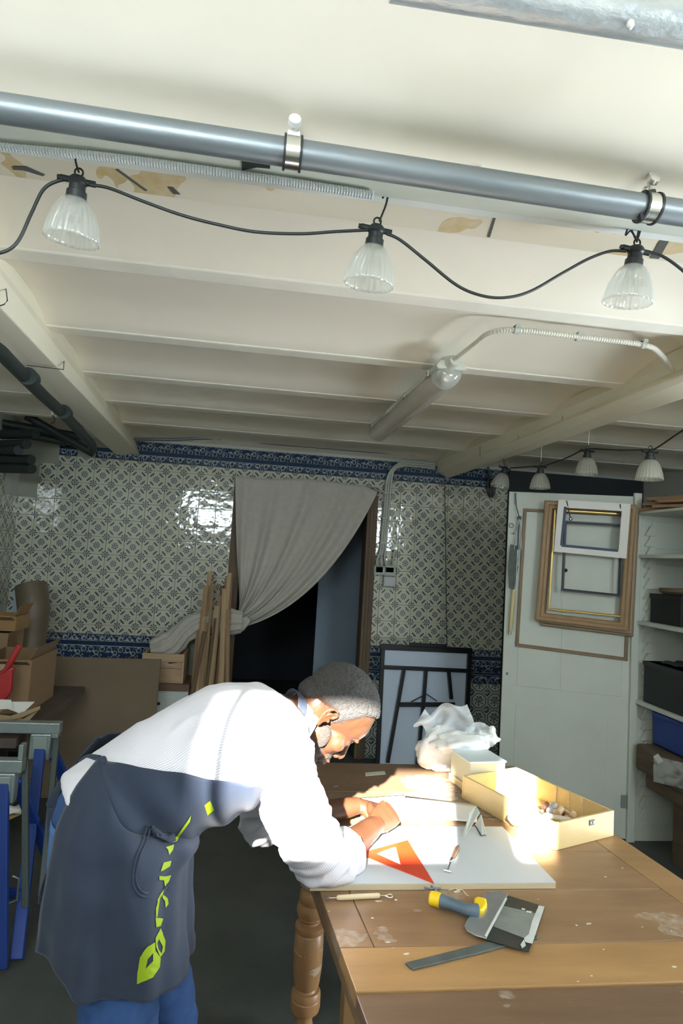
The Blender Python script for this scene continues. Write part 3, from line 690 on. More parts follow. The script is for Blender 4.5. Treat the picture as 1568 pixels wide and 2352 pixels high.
part('bar', MB().tube([P(45, 1482, Y=3.30), P(14, 1540, Y=3.3), P(-15, 1560, Y=3.3)], .016, 8), redm, t, smooth='auto', bevel=.002)
part('bar', MB().tube([P(32, 1535, Y=3.28), P(-10, 1565, Y=3.26)], .013, 8), redm, t, smooth='auto')
part('handle', MB().prism([P(-20, 1555, Y=3.25), P(28, 1540, Y=3.25), P(24, 1590, Y=3.25), P(8, 1612, Y=3.25), P(-20, 1600, Y=3.25)], (0, .03, 0)), redm, t, bevel=.006)
paper = mat('white_paper', (.70, .70, .66), .8)
t = thing('paper_stack', 'loose white papers on brown folded wrapping at the edge of the left shelf', 'papers', (P(40, 1640, Y=3.05)))
for k, q in enumerate((((0, 1612), (80, 1612), (50, 1640), (0, 1622)), ((30, 1612), (60, 1618), (55, 1645), (34, 1634)), ((-20, 1606), (25, 1608), (30, 1628), (-20, 1630)), ((20, 1658), (44, 1655), (42, 1668), (20, 1667)))):
    z = [0, -.004, .006, 0][k]
    part('sheet', MB().prism([P(x, y, Y=3.08-.004*k+.12*(1-(y-1606)/50)) for x, y in q], (0, .003, z*.1)), paper, t)
kraft = mat('kraft_paper', (.34, .235, .13), .8, c2=(.26, .18, .10), ns=8)
for k, q in enumerate((((24, 1645), (91, 1622), (91, 1630), (52, 1648), (28, 1654)), ((-20, 1640), (30, 1646), (52, 1652), (91, 1628), (60, 1664), (-20, 1690)), ((0, 1655), (62, 1655), (52, 1670), (0, 1680)))):
    part('wrapping', MB().prism([P(x, y, Y=3.04+.012*k) for x, y in q], (0, .01, 0)), kraft, t, bevel=.003)
# big fibreboard sheet
q = [P(92, 1507, Y=4.28), P(370, 1515, Y=4.32)]
o = tag(part('fibreboard_sheet', MB().prism([Vector((q[0].x, 4.28, q[0].z)), Vector((q[1].x, 4.32, q[1].z)), Vector((q[1].x+.005, 4.16, .0)), Vector((q[0].x-.02, 4.12, .0))], (0, .018, 0)), mdf, bevel=.002), 'large plain brown fibreboard sheet standing upright behind the bending man', 'board')
o = tag(part('timber_offcut', MB().box(q[0].x-.07, q[0].x-.035, 4.30, 4.34, .35, q[0].z-.01).box(q[0].x-.065, q[0].x-.03, 4.36, 4.40, .35, q[0].z-.06), mat('grey_offcut', (.20, .17, .13), .8)), 'narrow grey timber offcuts standing left of the fibreboard sheet', 'timber')
# white cupboard with crate
ax0 = P(328, 1585, Y=4.62); ax1 = P(432, 1585, Y=4.62)
t = thing('white_drawer_unit', 'white drawer cabinet with a brown top, behind the fibreboard sheet', 'cabinet', ((ax0.x+ax1.x)/2, 4.8, 0))
part('body', MB().box(ax0.x-.05, ax1.x, 4.63, 4.95, .0, ax0.z), whitep, t, bevel=.004)
part('top', MB().box(ax0.x-.06, ax1.x+.008, 4.61, 4.955, ax0.z, ax0.z+.05), mat('brown_edge', (.19, .115, .07), .6, c2=(.14, .08, .05), ns=5, stretch=(.5, 4, 4)), t, bevel=.004)
zz = ax0.z
for k in range(4): o = part('drawer', MB().box(ax0.x-.04, ax1.x-.012, 4.622, 4.63, zz-.012-.155*(k+1)+.01, zz-.012-.155*k), whitep, t, bevel=.003); part('knob', MB().lathe([(.004, 0), (.012, .012), (.008, .02), (0, .021)], ((ax0.x+ax1.x)/2-.04, 4.622, zz-.09-.155*k), (0, -1, 0), 10), blk, o, smooth=True)
t = thing('wooden_crate', 'raw pine crate with knots standing on the white drawer cabinet', 'crate', ((ax0.x+ax1.x)/2, 4.8, zz+.05))
c0 = P(328, 1499, Y=4.64); c1 = P(425, 1499, Y=4.64); th = .018; x0, x1, y0, y1, z0, z1 = c0.x, c1.x, 4.64, 4.93, zz+.0505, c0.z
knotty = mat('knotty_pine', (.53, .37, .24), .6, c2=(.34, .20, .11), ns=4, stretch=(1.2, 4, 5), namt=.45)
add_mask(knotty, lambda u, v, w_, nt: (nz(nt, 7, 1, (1, 1, 1.6)).gt(.68)), (.10, .05, .03))
for a, c in ((z0, z0+(z1-z0)*.5-.002), (z0+(z1-z0)*.5, z1-.06), ):
    part('front_plank', MB().box(x0+th, x1-th, y0, y0+th, a, c), knotty, t, bevel=.002)
part('front_rail', MB().box(x0, x1-.001, y0-.016, y0-.0005, z1-.058, z1), pine, t, bevel=.002)
for a in (x0, x1-th): part('side_panel', MB().box(a, a+th, y0, y1, z0, z1-.001), pine, t, bevel=.002)
part('back_panel', MB().box(x0+th, x1-th, y1-th, y1, z0, z1+.07), pine, t, bevel=.002)
# bundle of mouldings
t0 = 'wood mouldings leaning in a bundle left of the doorway'
rm = random.Random(5)
mm = [mat('moulding_light', (.50, .37, .22), .6, c2=(.40, .28, .16), ns=4, stretch=(6, 6, .5)), mat('moulding_mid', (.38, .26, .15), .6, c2=(.3, .2, .11), ns=4, stretch=(6, 6, .5)), mat('moulding_dark', (.20, .13, .08), .6, c2=(.15, .10, .06), ns=4, stretch=(6, 6, .5))]
mould = [(482, 1312, 452, 11, 0), (474, 1345, 440, 12, 1), (489, 1340, 462, 7, 1), (527, 1316, 497, 10, 0), (520, 1330, 488, 9, 1), (510, 1345, 480, 8, 2), (506, 1368, 476, 10, 1), (516, 1352, 505, 12, 0), (458, 1440, 436, 12, 1), (468, 1415, 446, 10, 0), (499, 1392, 470, 12, 0), (494, 1420, 464, 6, 2), (531, 1318, 512, 7, 1), (478, 1430, 456, 13, 1), (470, 1450, 428, 9, 2), (524, 1400, 520, 9, 1)]
tall = 'first second third fourth fifth sixth seventh eighth ninth tenth eleventh twelfth thirteenth fourteenth fifteenth sixteenth'.split()
order = sorted(range(len(mould)), key=lambda i: mould[i][2])
for k, (xt, yt, xb, wd, mi) in enumerate(mould):
    Yt = 4.74+.012*(k % 5)-.10*(k % 2)-(.05 if k > 7 else 0); Yt = 4.70-.035*(k % 4)-.012*(k//4)
    a = P(xt, yt, Y=Yt+.10); b1 = P(xb, 1660, Y=Yt); d = (a-b1).normalized(); b_ = b1-d*(b1.z/d.z) if d.z else b1
    hw = wd*Yt/1400/2; sxv = Vector((1, 0, 0)); sxv = (sxv-d*sxv.dot(d)).normalized(); sy = d.cross(sxv)
    L = (a-b_).length; c = (a+b_)/2
    mb = MB(); prf = [(-hw, -.008), (hw, -.008), (hw, .0), (hw*.5, .009), (0, .006), (-hw*.4, .011), (-hw, .004)]
    n = len(prf); vs = [p+sxv*u-sy*w_ for p in (b_, a) for u, w_ in prf]
    mb.add(vs, [((i+1) % n, i, n+i, n+(i+1) % n) for i in range(n)]+[tuple(range(n)), tuple(range(2*n-1, n-1, -1))])
    o = part('wood_moulding', mb, mm[mi])
    tag(o, '%s %s wooden moulding from the left in the bundle beside the doorway' % (tall[order.index(k)], ['pale', 'tan', 'dark'][mi]), 'moulding', 'mouldings in the bundle by the doorway')
# steel trestles
blue = mat('blue_steel', (.010, .045, .25), .45, .1, c2=(.008, .035, .19), ns=8); zinc = mat('zinc_rail', (.42, .48, .47), .38, .7, c2=(.30, .36, .35), ns=14)
def trestle(Y0, rail_px, rail_y, blue_pts, zoff, lab, left=-1.75):
    a = P(rail_px, rail_y, Y=Y0)
    t = thing('steel_trestle', lab, 'trestle', (a.x-.4, Y0+.1, 0), 'steel trestles at the left')
    h_ = .026; xr_ = a.x; zt = a.z
    part('top_rail', MB().box(left, xr_, Y0, Y0+.05, zt-h_*1.3, zt+h_*.6), zinc, t, bevel=.004)
    part('rail_stop', MB().box(xr_-.02, xr_-.002, Y0+.005, Y0+.045, zt+h_*.6, zt+.075) if zoff else MB().box(xr_-.035, xr_-.005, Y0+.005, Y0+.045, zt-h_*2.0, zt-h_*1.3), zinc, t, bevel=.002)
    tp = P(blue_pts[0][0], rail_y+30, Y=Y0); bt = P(blue_pts[-1][0], blue_pts[-1][1], Z=0.02)
    part('bracket', MB().box(tp.x-.045, tp.x+.045, Y0+.0, Y0+.055, zt-.15, zt-h_*1.31), zinc, t, bevel=.006)
    part('inner_tube', MB().box(tp.x-.03, tp.x+.03, Y0-.004, Y0-.0, zt-.14, zt-h_*1.8), mat('zinc_panel', (.34, .40, .38), .45, .5), t, bevel=.004)
    s_ = Vector((.022, 0, 0)); v0 = P(blue_pts[0][0], blue_pts[0][1], Y=Y0)
    d = (bt-v0).normalized(); part('leg', MB().obox((v0+bt)/2, (.023, 0, 0), d.cross(Vector((1, 0, 0))).normalized()*.012, (bt-v0)/2), blue, t, bevel=.004)
    b2 = Vector((bt.x+.03, Y0+.46, .02)); v1 = v0+Vector((.03, .05, 0))
    part('leg', MB().obox((v1+b2)/2, (.023, 0, 0), (b2-v1).normalized().cross(Vector((1, 0, 0))).normalized()*.012, (b2-v1)/2), mat('plain_blue_steel', (.012, .05, .28), .5), t, bevel=.004)  # rear leg in a plain, slightly brighter blue
    mz = .45; part('inner_leg', MB().obox((v0+bt)/2+Vector((.045, .08, .12)), (.012, 0, 0), (0, .01, 0), (bt-v0)*.42), mat('grey_leg', (.07, .09, .085), .5, .4), t, bevel=.003)
    l0 = v0+Vector((-.55, 0, 0)); l1 = Vector((bt.x-.62, bt.y, .02))
    part('leg', MB().obox((l0+l1)/2, (.023, 0, 0), (0, .012, 0), (l1-l0)/2), blue, t, bevel=.004)
    part('leg', MB().obox((l0+l1)/2+Vector((0, .27, 0)), (.023, 0, 0), (0, .012, 0), (l1-l0+Vector((0, .42, 0)))/2), blue, t, bevel=.004)
    pa_, pb_ = v0.lerp(bt, .72), l0.lerp(l1, .72); part('cross_bar', MB().obox((pa_+pb_)/2, (pa_-pb_)/2, (0, .008, 0), (0, 0, .018)), blue, t, bevel=.002)
    part('latch', MB().tube([v0+Vector((.07, 0, -.35)), v0+Vector((.095, 0, -.36)), v0+Vector((.095, 0, -.44)), v0+Vector((.05, 0, -.46))], .004, 6), zinc, t)
    return t
trestle(3.0, 137, 1670, [(92, 1722), (38, 2205)], 0, 'steel trestle with blue legs, the one nearer the fibreboard sheet')
trestle(2.62, 50, 1757, [(6, 1800), (2, 2225)], 1, 'steel trestle with blue legs, the one cut by the left picture edge', -1.6)
# things on the low rack behind the trestles
sh = P(50, 1850, Y=3.25)
t = thing('low_rack', 'dark low rack board behind the blue trestle legs', 'rack', (-1.4, 3.5, 0))
part('shelf_board', MB().box(-1.88, -1.16, 3.16, 3.6, sh.z-.045, sh.z-.02), mat('rack_board', (.11, .085, .06), .8), t)
for x in (-1.86, -1.2): part('post', MB().box(x, x+.03, 3.3, 3.33, 0, sh.z-.045), blk, t)
yell = mat('yellow_wood', (.45, .32, .08), .6, c2=(.36, .25, .07), ns=8)
o = tag(part('yellow_wedge', MB().prism([P(-10, 1815, Y=3.2), P(80, 1792, Y=3.2), P(20, 1818, Y=3.2), P(-10, 1826, Y=3.2)], (0, .05, 0)), yell), 'yellow pointed strip sticking out between the trestles, upper of two', 'wedge')
o = tag(part('yellow_wedge', MB().prism([P(-10, 1880, Y=3.19), P(48, 1871, Y=3.19), P(20, 1884, Y=3.19), P(-10, 1892, Y=3.19)], (0, .03, 0)), yell), 'yellow pointed strip sticking out between the trestles, lower of two', 'wedge')
c = P(50, 1842, Y=3.24); tag(part('funnel', MB().lathe([(.04, 0), (.042, .006), (.032, .018), (.014, .028), (.011, .05), (.008, .072), (0, .074)], Vector((c.x, c.y, sh.z-.02)), (.06, 0, 1), 22), mat('white_plastic', (.50, .52, .46), .4), smooth='auto'), 'small white plastic funnel upside down behind the blue trestle leg', 'funnel')
tag(part('white_card', MB().prism([P(12, 1852, Y=3.2), P(44, 1860, Y=3.2), P(44, 1864, Y=3.2), P(14, 1872, Y=3.2)], (0, .02, 0)), whiteb), 'small white card on the low rack beside the funnel', 'card')

# ================================================================= folded table leaning on the tiles
ftop = mat('pale_blue_plastic', (.62, .73, .90), .5, c2=(.58, .69, .86), ns=3); fmet = mat('black_steel_tube', (.014, .016, .016), .4, .3)
t = thing('folding_table', 'folded table with black legs and pale blue underside leaning against the tiles', 'folding table', (1.45, 4.8, 0))
n_ = Vector((.06, -1, .09)).normalized(); p0 = Vector((1.5, 4.78, .4))
def FQ(x, y, off=0): return PP(x, y, p0+n_*off, n_)
def bot(x, y): return FQ(x, y)
corn = [FQ(876, 1492), FQ(1078, 1499), FQ(1078-28, 2060), FQ(876-24, 2050)]
dn = (corn[3]-corn[0]).normalized()
corn[3] = corn[0]+dn*((corn[0].z)/-dn.z*.995); dn = (corn[2]-corn[1]).normalized(); corn[2] = corn[1]+dn*((corn[1].z)/-dn.z*.995)
part('table_top', MB().prism(corn, n_*-.03), ftop, t, bevel=.006)
def bar(pa_, pb_, w_, off, name='rail', th=.012, ext_=0):
    a = FQ(*pa_, off); b_ = FQ(*pb_, off); d = (b_-a); s_ = d.normalized().cross(n_).normalized()*w_/2
    return part(name, MB().obox((a+b_)/2, s_, n_*th, d/2), fmet, t, bevel=.003)
bar((872, 1485), (1083, 1495), .045, .012); bar((940, 1480), (1026, 1484), .03, .03, 'carry_latch')
e0 = FQ(866, 1755); e1 = FQ(1072, 1755)
bar((879, 1487), (862, 1850), .032, .012); bar((1078, 1494), (1062, 1850), .035, .012)
bar((880, 1532), (1078, 1541), .030, .018, 'cross_bar')
bar((928, 1535), (890, 1752), .026, .03, 'leg'); bar((978, 1538), (972, 1618), .026, .03, 'leg'); bar((1030, 1543), (1036, 1606), .026, .03, 'leg')
bar((972, 1618), (958, 1755), .026, .03, 'leg'); bar((918, 1618), (1044, 1618), .032, .036, 'cross_bar')
bar((977, 1595), (944, 1612), .006, .04, 'brace'); bar((979, 1594), (1003, 1610), .006, .04, 'brace')

# ================================================================= white cupboard on the right with its open door
cw = mat('cupboard_white', (.60, .64, .59), .6, c2=(.53, .57, .53), ns=2.5, bump=.05, bscale=30)
HY = 3.56; dA = Vector((1.568, 3.775, 0)); dB = Vector((2.305, 3.56, 0)); dn_ = (dB-dA).normalized(); DN = Vector((dn_.y, -dn_.x, 0))
if DN.y > 0: DN = -DN
t = thing('cupboard', 'tall white cupboard on the right with notched shelf strips and its door swung open', 'cupboard', (2.6, 3.2, 0))
XC, XB = 2.315, 3.0
part('end_panel', MB().box(XC, XB, HY, HY+.025, .0, 1.985), cw, t, bevel=.003)
part('back_panel', MB().box(XB-.02, XB, 1.9, HY, 0, 1.985), cw, t)
part('end_panel', MB().box(XC, XB, 1.88, 1.9, 0, 1.985), cw, t)
part('top_panel', MB().box(XC, XB, 1.88, HY+.025, 1.985, 2.0), cw, t)
part('front_stile', MB().box(XC-.02, XC+.028, HY-.02, HY, .0, 2.12), cw, t, bevel=.003)
for zt, ins in ((1.735, 0), (1.325, 0), (.845, 0)):
    part('shelf', MB().box(XC+.012, XB-.02, 1.9, HY-.012, zt-.022, zt), cw, t, bevel=.002)
for za, zb_ in ((1.78, 1.95), (1.36, 1.68), (.89, 1.27), (.10, .42)):
    part('inset_panel', MB().box(XC+.11, XB-.05, HY-.008, HY, za, zb_), cw, t, bevel=.003)
mb = MB(); z = .14                                   # saw-tooth shelf strip
pts = []
while z < 1.90:
    pts += [(.0, z), (.030, z+.052), (.030, z+.058)]; z += .066
poly = [(XC+.045, HY-.012-0, 0)]
mbs = MB()
for k in range(0, len(pts), 3):
    z = pts[k][1]; x = XC+.055
    mbs.prism([(x, HY-.022, z), (x+.034, HY-.022, z+.056), (x+.034, HY-.022, z+.064), (x+.072, HY-.022, z+.064), (x+.072, HY-.022, z)][::1], (0, .014, 0))
part('notched_strip', mbs, mat('strip_white', (.57, .60, .55), .6), t)
o = part('door', MB().obox(dA.lerp(dB, .5)+Vector((0, 0, 1.055))-DN*.012, dn_*((dB-dA).length/2), DN*.012, (0, 0, 1.045)), cw, t, bevel=.004)
def DQ(x, y, off=0.0): return PP(x, y, dA+DN*off, DN)
def dpanel(q, th=.004, name='raised_panel'): return part(name, MB().prism([DQ(*p) for p in q], DN*th), cw, o, bevel=.0025)
dpanel([(1196, 1185), (1292, 1188), (1282, 1585), (1186, 1575)]); dpanel([(1296, 1188), (1440, 1192), (1425, 1600), (1286, 1586)])
dpanel([(1184, 1612), (1396, 1642), (1384, 1862), (1176, 1800)])
for (x, y0, y1) in ((1464, 1205, 1232), (1443, 1828, 1858)):
    a, b_ = DQ(x, y0, .012), DQ(x-1, y1, .012)
    part('hinge', MB().tube([a, b_], .008, 10).obox((a+b_)/2-dn_*.022-DN*.006, dn_*.018, DN*.002, (b_-a)/2), zinc, o)
part('keyhole', MB().lathe([(.009, 0), (.009, .002), (0, .002)], DQ(1164, 1547, .001), DN, 10), mat('dull_metal', (.2, .2, .18), .5, .6), o)
part('bolt', MB().obox(DQ(1184, 1146, .006), dn_*.008, DN*.005, (0, 0, .035)), zinc, o, bevel=.002)
# wall section darkened in its colour for the unlit space above the cupboard door
struct('trim_2', MB().box(2.062, XR, WY-.03, WY-.001, 0, 2.44), darkw, label='wall section right of the tiles, coloured dark for the unlit space')
# ---- frames on the door
oak = mat('oak_frame', (.34, .215, .11), .5, c2=(.26, .16, .08), ns=7, stretch=(3, 3, 3), bump=.08, bscale=60)
oak2 = mat('brown_frame', (.27, .19, .115), .55, c2=(.21, .15, .09), ns=7); gold = mat('gold_frame', (.50, .35, .11), .32, .8); bluef = mat('blue_black_frame', (.012, .022, .042), .4)
wf = mat('white_board_frame', (.74, .73, .72), .6); bl2 = mat('navy_inner_edge', (.012, .032, .10), .5)
def pframe(name, q, wd, off, th, m, lab, prof=None):
    a = [DQ(x, y, off) for x, y in q]; c = sum(a, Vector())/4; n = 4
    t = thing(name, lab, 'picture frame', a[3].lerp(a[2], .5), 'empty frames hung on the cupboard door')
    def inset(p, k, w_):
        e1 = (a[(k+1) % 4]-a[k]).normalized(); e2 = (a[(k-1) % 4]-a[k]).normalized(); return p+(e1+e2)*w_
    pr = prof or [(0, 0), (0, .8), (.15, 1), (.45, 1), (.6, .7), (.9, .75), (1, .4), (1, 0)]
    for k in range(4):
        k2 = (k+1) % 4; mb = MB(); m_ = len(pr); vs = []
        for kk in (k, k2): vs += [inset(a[kk], kk, u*wd)+DN*(w_*th) for u, w_ in pr]
        mb.add(vs, [(i, (i+1) % m_, m_+(i+1) % m_, m_+i) for i in range(m_)]+[tuple(range(m_-1, -1, -1)), tuple(range(m_, 2*m_))])
        part('rail', mb, m, t)
    return t
off = .0045
pframe('picture_frame', [(1202, 1168), (1455, 1180), (1440, 1518), (1183, 1484)], .020, off, .014, oak2, 'large thin brown frame, lowest and backmost on the cupboard door')
pframe('picture_frame', [(1262, 1160), (1466, 1175), (1452, 1462), (1240, 1436)], .030, off+.016, .02, oak2, 'brown wooden frame directly behind the wide oak frame')
pframe('picture_frame', [(1256, 1156), (1464, 1165), (1449, 1456), (1236, 1428)], .032, off+.037, .018, mat('grey_oak', (.33, .24, .15), .55), 'grey brown frame sandwiched under the wide oak frame')
pframe('picture_frame', [(1250, 1150), (1460, 1160), (1440, 1450), (1228, 1424)], .052, off+.056, .024, oak, 'wide light oak frame in front of the stack on the door')
pframe('picture_frame', [(1271, 1170), (1438, 1180), (1432, 1418), (1257, 1400)], .012, off+.058, .012, gold, 'narrow gold frame inside the light oak frame')
pframe('picture_frame', [(1295, 1196), (1431, 1204), (1424, 1371), (1288, 1357)], .016, off+.082, .014, bluef, 'thin blue black frame hanging inside the oak frame')
wq = [(1281, 1148), (1446, 1158), (1436, 1283), (1270, 1267)]
t = pframe('picture_frame', wq, .048, off+.098, .018, wf, 'flat white frame with navy edges hung topmost on the door', [(0, 0), (0, 1), (1, 1), (1, 0)])
a_ = [DQ(x, y, off+.106) for x, y in ((1297, 1164), (1426, 1172), (1418, 1265), (1288, 1253))]
for k in (2, 3): 
    pa_, pb_ = a_[k], a_[(k+1) % 4]; part('inner_edge', MB().obox((pa_+pb_)/2, (pb_-pa_)/2, DN*.011, (pb_-pa_).normalized().cross(DN)*.008), bl2, t)
for x0, y0, x1, y1 in ((1301, 1150, 1310, 1193), (1424, 1158, 1425, 1188)):
    part('cord', MB().tube([DQ(x0, y0, off+.12), DQ(x1, y1, off+.10)], .0035, 6), rubber, t)
t = thing('hanging_hook', 'small black hook with a round screw inside the white frame', 'hook', DQ(1310, 1193, .1)); part('hook', MB().lathe([(.011, 0), (.009, .01), (.0, .012)], DQ(1310, 1192, off+.1), DN, 12), blk, t); part('screw', MB().lathe([(.004, 0), (.003, .003), (0, .003)], DQ(1310, 1192, off+.112), DN, 8), chrome, t)
tag(part('coat_peg', MB().lathe([(.006, 0), (.012, .008), (.009, .02), (0, .022)], DQ(1298, 1310, .01), DN, 12), blk, smooth=True), 'small black peg poking out of the door inside the thin blue black frame', 'peg')
# saw and tools hanging at the left of the door
t = thing('hand_saw', 'hand saw with dark blade and yellow wooden handle hanging at the door edge', 'saw', DQ(1180, 1300, .02))
part('blade', MB().prism([DQ(x, y, .02) for x, y in ((1172, 1250), (1188, 1254), (1190, 1300), (1180, 1356), (1168, 1350), (1166, 1300))], DN*.002), mat('dull_blade', (.05, .065, .06), .6, c2=(.10, .12, .11), ns=30), t)
part('handle', MB().tube([DQ(1180, 1354, .025), DQ(1176, 1400, .025), DQ(1172, 1446, .025), DQ(1171, 1452, .025)], [.013, .014, .013, .008], 12), mat('yellow_handle', (.62, .53, .30), .5), t, smooth='auto')
part('ferrule', MB().tube([DQ(1172, 1448, .025), DQ(1170, 1458, .025)], .007, 8), chrome, t)
for a, b_ in (((1190, 1215), (1184, 1352)), ((1197, 1240), (1188, 1300))): part('rod', MB().tube([DQ(*a, .03), DQ(*b_, .024)], .0025, 6), zinc, t)
t = thing('hanging_tongs', 'steel tongs with a black cord hanging above the saw', 'tool', DQ(1190, 1180, .03))
part('cord', MB().tube(smoothpath([DQ(1184, 1132, .02), DQ(1185, 1160, .02), DQ(1190, 1180, .03), DQ(1192, 1188, .03)], 4), .003, 6), rubber, t)
part('pivot', MB().lathe([(.014, 0), (.014, .012), (0, .014)], DQ(1192, 1190, .02), DN, 12), blk, t)
for dx in (-5, 0, 6): part('jaw', MB().tube([DQ(1192, 1192, .03), DQ(1190+dx, 1225, .03), DQ(1188+dx*1.6, 1262, .03)], .004, 6), mat('tong_steel', (.22, .24, .24), .4, .6) if dx else blk, t)
part('orange_bead', MB().lathe([(0, -.008), (.008, 0), (0, .008)], DQ(1179, 1225, .03), n=8), mat('orange_plastic', (.7, .16, .05), .5), t)
part('loop', MB().tube([DQ(1174+5*math.cos(a), 1207+5*math.sin(a), .01) for a in [PI*2*i/10 for i in range(11)]], .0018, 5), blk, t)
# ---- things on the cupboard shelves
def at(y, z): return P(1500, y, Z=z)
scrap = mat('scrap_wood', (.34, .21, .11), .7, c2=(.22, .13, .07), ns=6, stretch=(1, .4, 5))
for k in range(7):
    a = P(1473+7*k, 1124+(k*13 % 9), Y=3.52-.03*k); a.z = 2.012+.019*(k % 4); b_ = a+Vector((.34+.05*(k % 3), -.55, .02*(k % 2)))
    tag(part('wood_strip', MB().obox((a+b_)/2+Vector((.0, 0, .012*(k % 3))), (b_-a)/2, Vector((0, 0, 1)).cross((b_-a).normalized())*.03, (0, 0, .009)), scrap, bevel=.002),
        ['lowest rough strip, leftmost', 'second rough strip from the left', 'third rough strip from the left', 'middle rough strip', 'fifth rough strip from the left', 'sixth rough strip from the left', 'rightmost rough strip'][k]+' of wood in the pile on top of the cupboard', 'wood strip', 'strips piled on the cupboard')
c = Vector((XC+.17, 3.37, 1.62)); tag(part('wooden_disc', MB().lathe([(0, -.02), (.13, -.018), (.155, .0), (.15, .018), (0, .022)], Vector((XC+.2, 3.34, 1.521)), n=30), mat('dark_disc', (.13, .095, .06), .7), smooth='auto'), 'dark brown wooden disc lying on the black box, second shelf', 'disc')
t = thing('black_box', 'small black box with green glass bottle on the second shelf', 'box', (XC+.3, 3.4, 1.325)); part('body', MB().box(XC+.07, XC+.36, 3.22, 3.5, 1.3255, 1.50), mat('black_card', (.010, .013, .013), .6), t, bevel=.004); part('lid', MB().box(XC+.066, XC+.365, 3.215, 3.505, 1.47, 1.5005), mat('black_card_lid', (.012, .015, .015), .5), t, bevel=.003)
tag(part('green_bottle', MB().lathe([(.026, 0), (.028, .01), (.028, .09), (.011, .12), (.011, .15), (.014, .155)], (XC+.10, 3.13, 1.3255), n=18), mat('green_glass', (.05, .22, .16), .1), smooth='auto'), 'green glass bottle on the second shelf of the cupboard', 'bottle')
t = thing('black_crate', 'large black plastic crate on the third shelf of the cupboard', 'crate', (XC+.3, 3.2, .845)); part('body', MB().box(XC+.035, XC+.5, 2.75, 3.5, .8455, 1.09), mat('crate_black', (.007, .009, .010), .5), t, bevel=.006); part('rim', MB().box(XC+.03, XC+.505, 2.745, 3.505, 1.065, 1.09), mat('crate_rim', (.010, .012, .013), .4), t, bevel=.004); part('rag', MB().grid(lambda u, v: Vector((XC+.08+.3*u, 2.9+.5*v, 1.095+.03*abs(noise.noise(Vector((u*4, v*4, 1)))))), 12, 12), mat('dark_rag', (.05, .055, .07), .9), t, smooth=True, solid=.004)
t = thing('blue_box', 'bright blue plastic box under the third shelf of the cupboard', 'box', (XC+.3, 3.2, .6)); part('body', MB().box(XC+.075, XC+.5, 2.8, 3.46, .612, .80), mat('blue_plastic', (.010, .045, .26), .5), t, bevel=.008); part('lid', MB().box(XC+.07, XC+.505, 2.795, 3.465, .775, .80), mat('blue_lid', (.012, .05, .30), .45), t, bevel=.004)
t = thing('timber_slab', 'thick rough brown timber slabs stacked low in the cupboard', 'timber', (XC+.2, 3.2, .4))
bark = mat('rough_bark', (.15, .105, .065), .9, c2=(.08, .06, .04), ns=5, stretch=(3, .6, 3), bump=.5, bscale=20)
part('slab', MB().box(XC-.01, XC+.45, 2.6, 3.5, .45, .60), bark, t, bevel=.02, bseg=3); part('slab', MB().box(XC+.02, XC+.42, 2.5, 3.45, .36, .449), bark, t, bevel=.02)
part('bearer', MB().box(XC+.1, XC+.4, 2.7, 2.8, 0, .359).box(XC+.1, XC+.4, 3.2, 3.3, 0, .359), bark, t)
bagm = mat('clear_film', (.75, .8, .8), .15, trans=.55, alpha=.6)
t = thing('plastic_bag', 'crumpled clear plastic bag with a white label on the brown slabs', 'bag', P(1530, 1760, X=2.3))
mb = MB(); mb.grid(lambda u, v: P(1500+80*u, 1735+60*v+20*u, X=XC-.015-.03*math.sin(u*3)*math.sin(v*3)+.02*noise.noise(Vector((u*5, v*5, 2)))), 18, 14); part('film', mb, bagm, t, smooth=True)
part('label', MB().prism([P(x, y, X=XC-.05) for x, y in ((1500, 1738), (1510, 1731), (1523, 1748), (1512, 1754))], (.001, 0, 0)), whiteb, t)

# ================================================================= the work table
TZ = .78
def XLt(Y): return .3617-.105*Y
def XRt(Y): return 1.377-.109*Y
wood = []
for k, (c, c2) in enumerate((((.30, .185, .095), (.22, .13, .07)), ((.36, .215, .10), (.27, .16, .075)), ((.185, .115, .07), (.14, .085, .05)), ((.42, .25, .105), (.33, .19, .08)))):
    m = mat('table_wood_%s' % 'abcd'[k], c, .42, c2=c2, ns=4, stretch=(.8, 5, 5), bump=.06, bscale=30, namt=.6)
    add_mask(m, lambda u, v, w_, nt: ((nz(nt, 3.2, 5, (1, 1.4, 1)).gt(.60))*(nz(nt, 60, 4)*1.1-.35).clamp()), (.55, .50, .44))
    add_mask(m, lambda u, v, w_, nt: nz(nt, 34, 1, (1, 1.6, 1)).gt(.775)*.8, (.72, .68, .62))
    wood.append(m)
t = thing('work_table', 'large worn wooden work table with turned legs and dusty plank top', 'table', (.7, 1.6, 0))
ys = [(.78, .995, 2, -.004), (.9965, 1.207, 2, -.004), (1.2085, 1.3385, 3, 0), (1.3405, 1.553, 0, 0), (1.555, 1.757, 0, 0), (1.760, 1.98, 0, 0), (1.982, 2.20, 2, 0), (2.202, 2.50, 2, 0)]
for k, (a, b_, mi, dz) in enumerate(ys):
    ea, eb = (.075, .10) if k > 2 else (0, 0)
    q = [(XLt(a)+ea, a), (XRt(a)-eb, a), (XRt(b_)-eb, b_), (XLt(b_)+ea, b_)]
    part('plank', MB().prism([Vector((x, y, TZ-.032)) for x, y in q], (0, 0, .032+dz)), wood[mi], t, bevel=.0022)
for f, e, s_, mi in ((XLt, .0735, 1, 0), (XRt, -.0985, -1, 1)):
    q = [(f(1.3405), 1.3405), (f(1.3405)+e, 1.3405), (f(2.5)+e, 2.5), (f(2.5), 2.5)]
    part('end_board', MB().prism([Vector((x, y, TZ-.032)) for x, y in q], (0, 0, .032)), wood[mi], t, bevel=.0022)
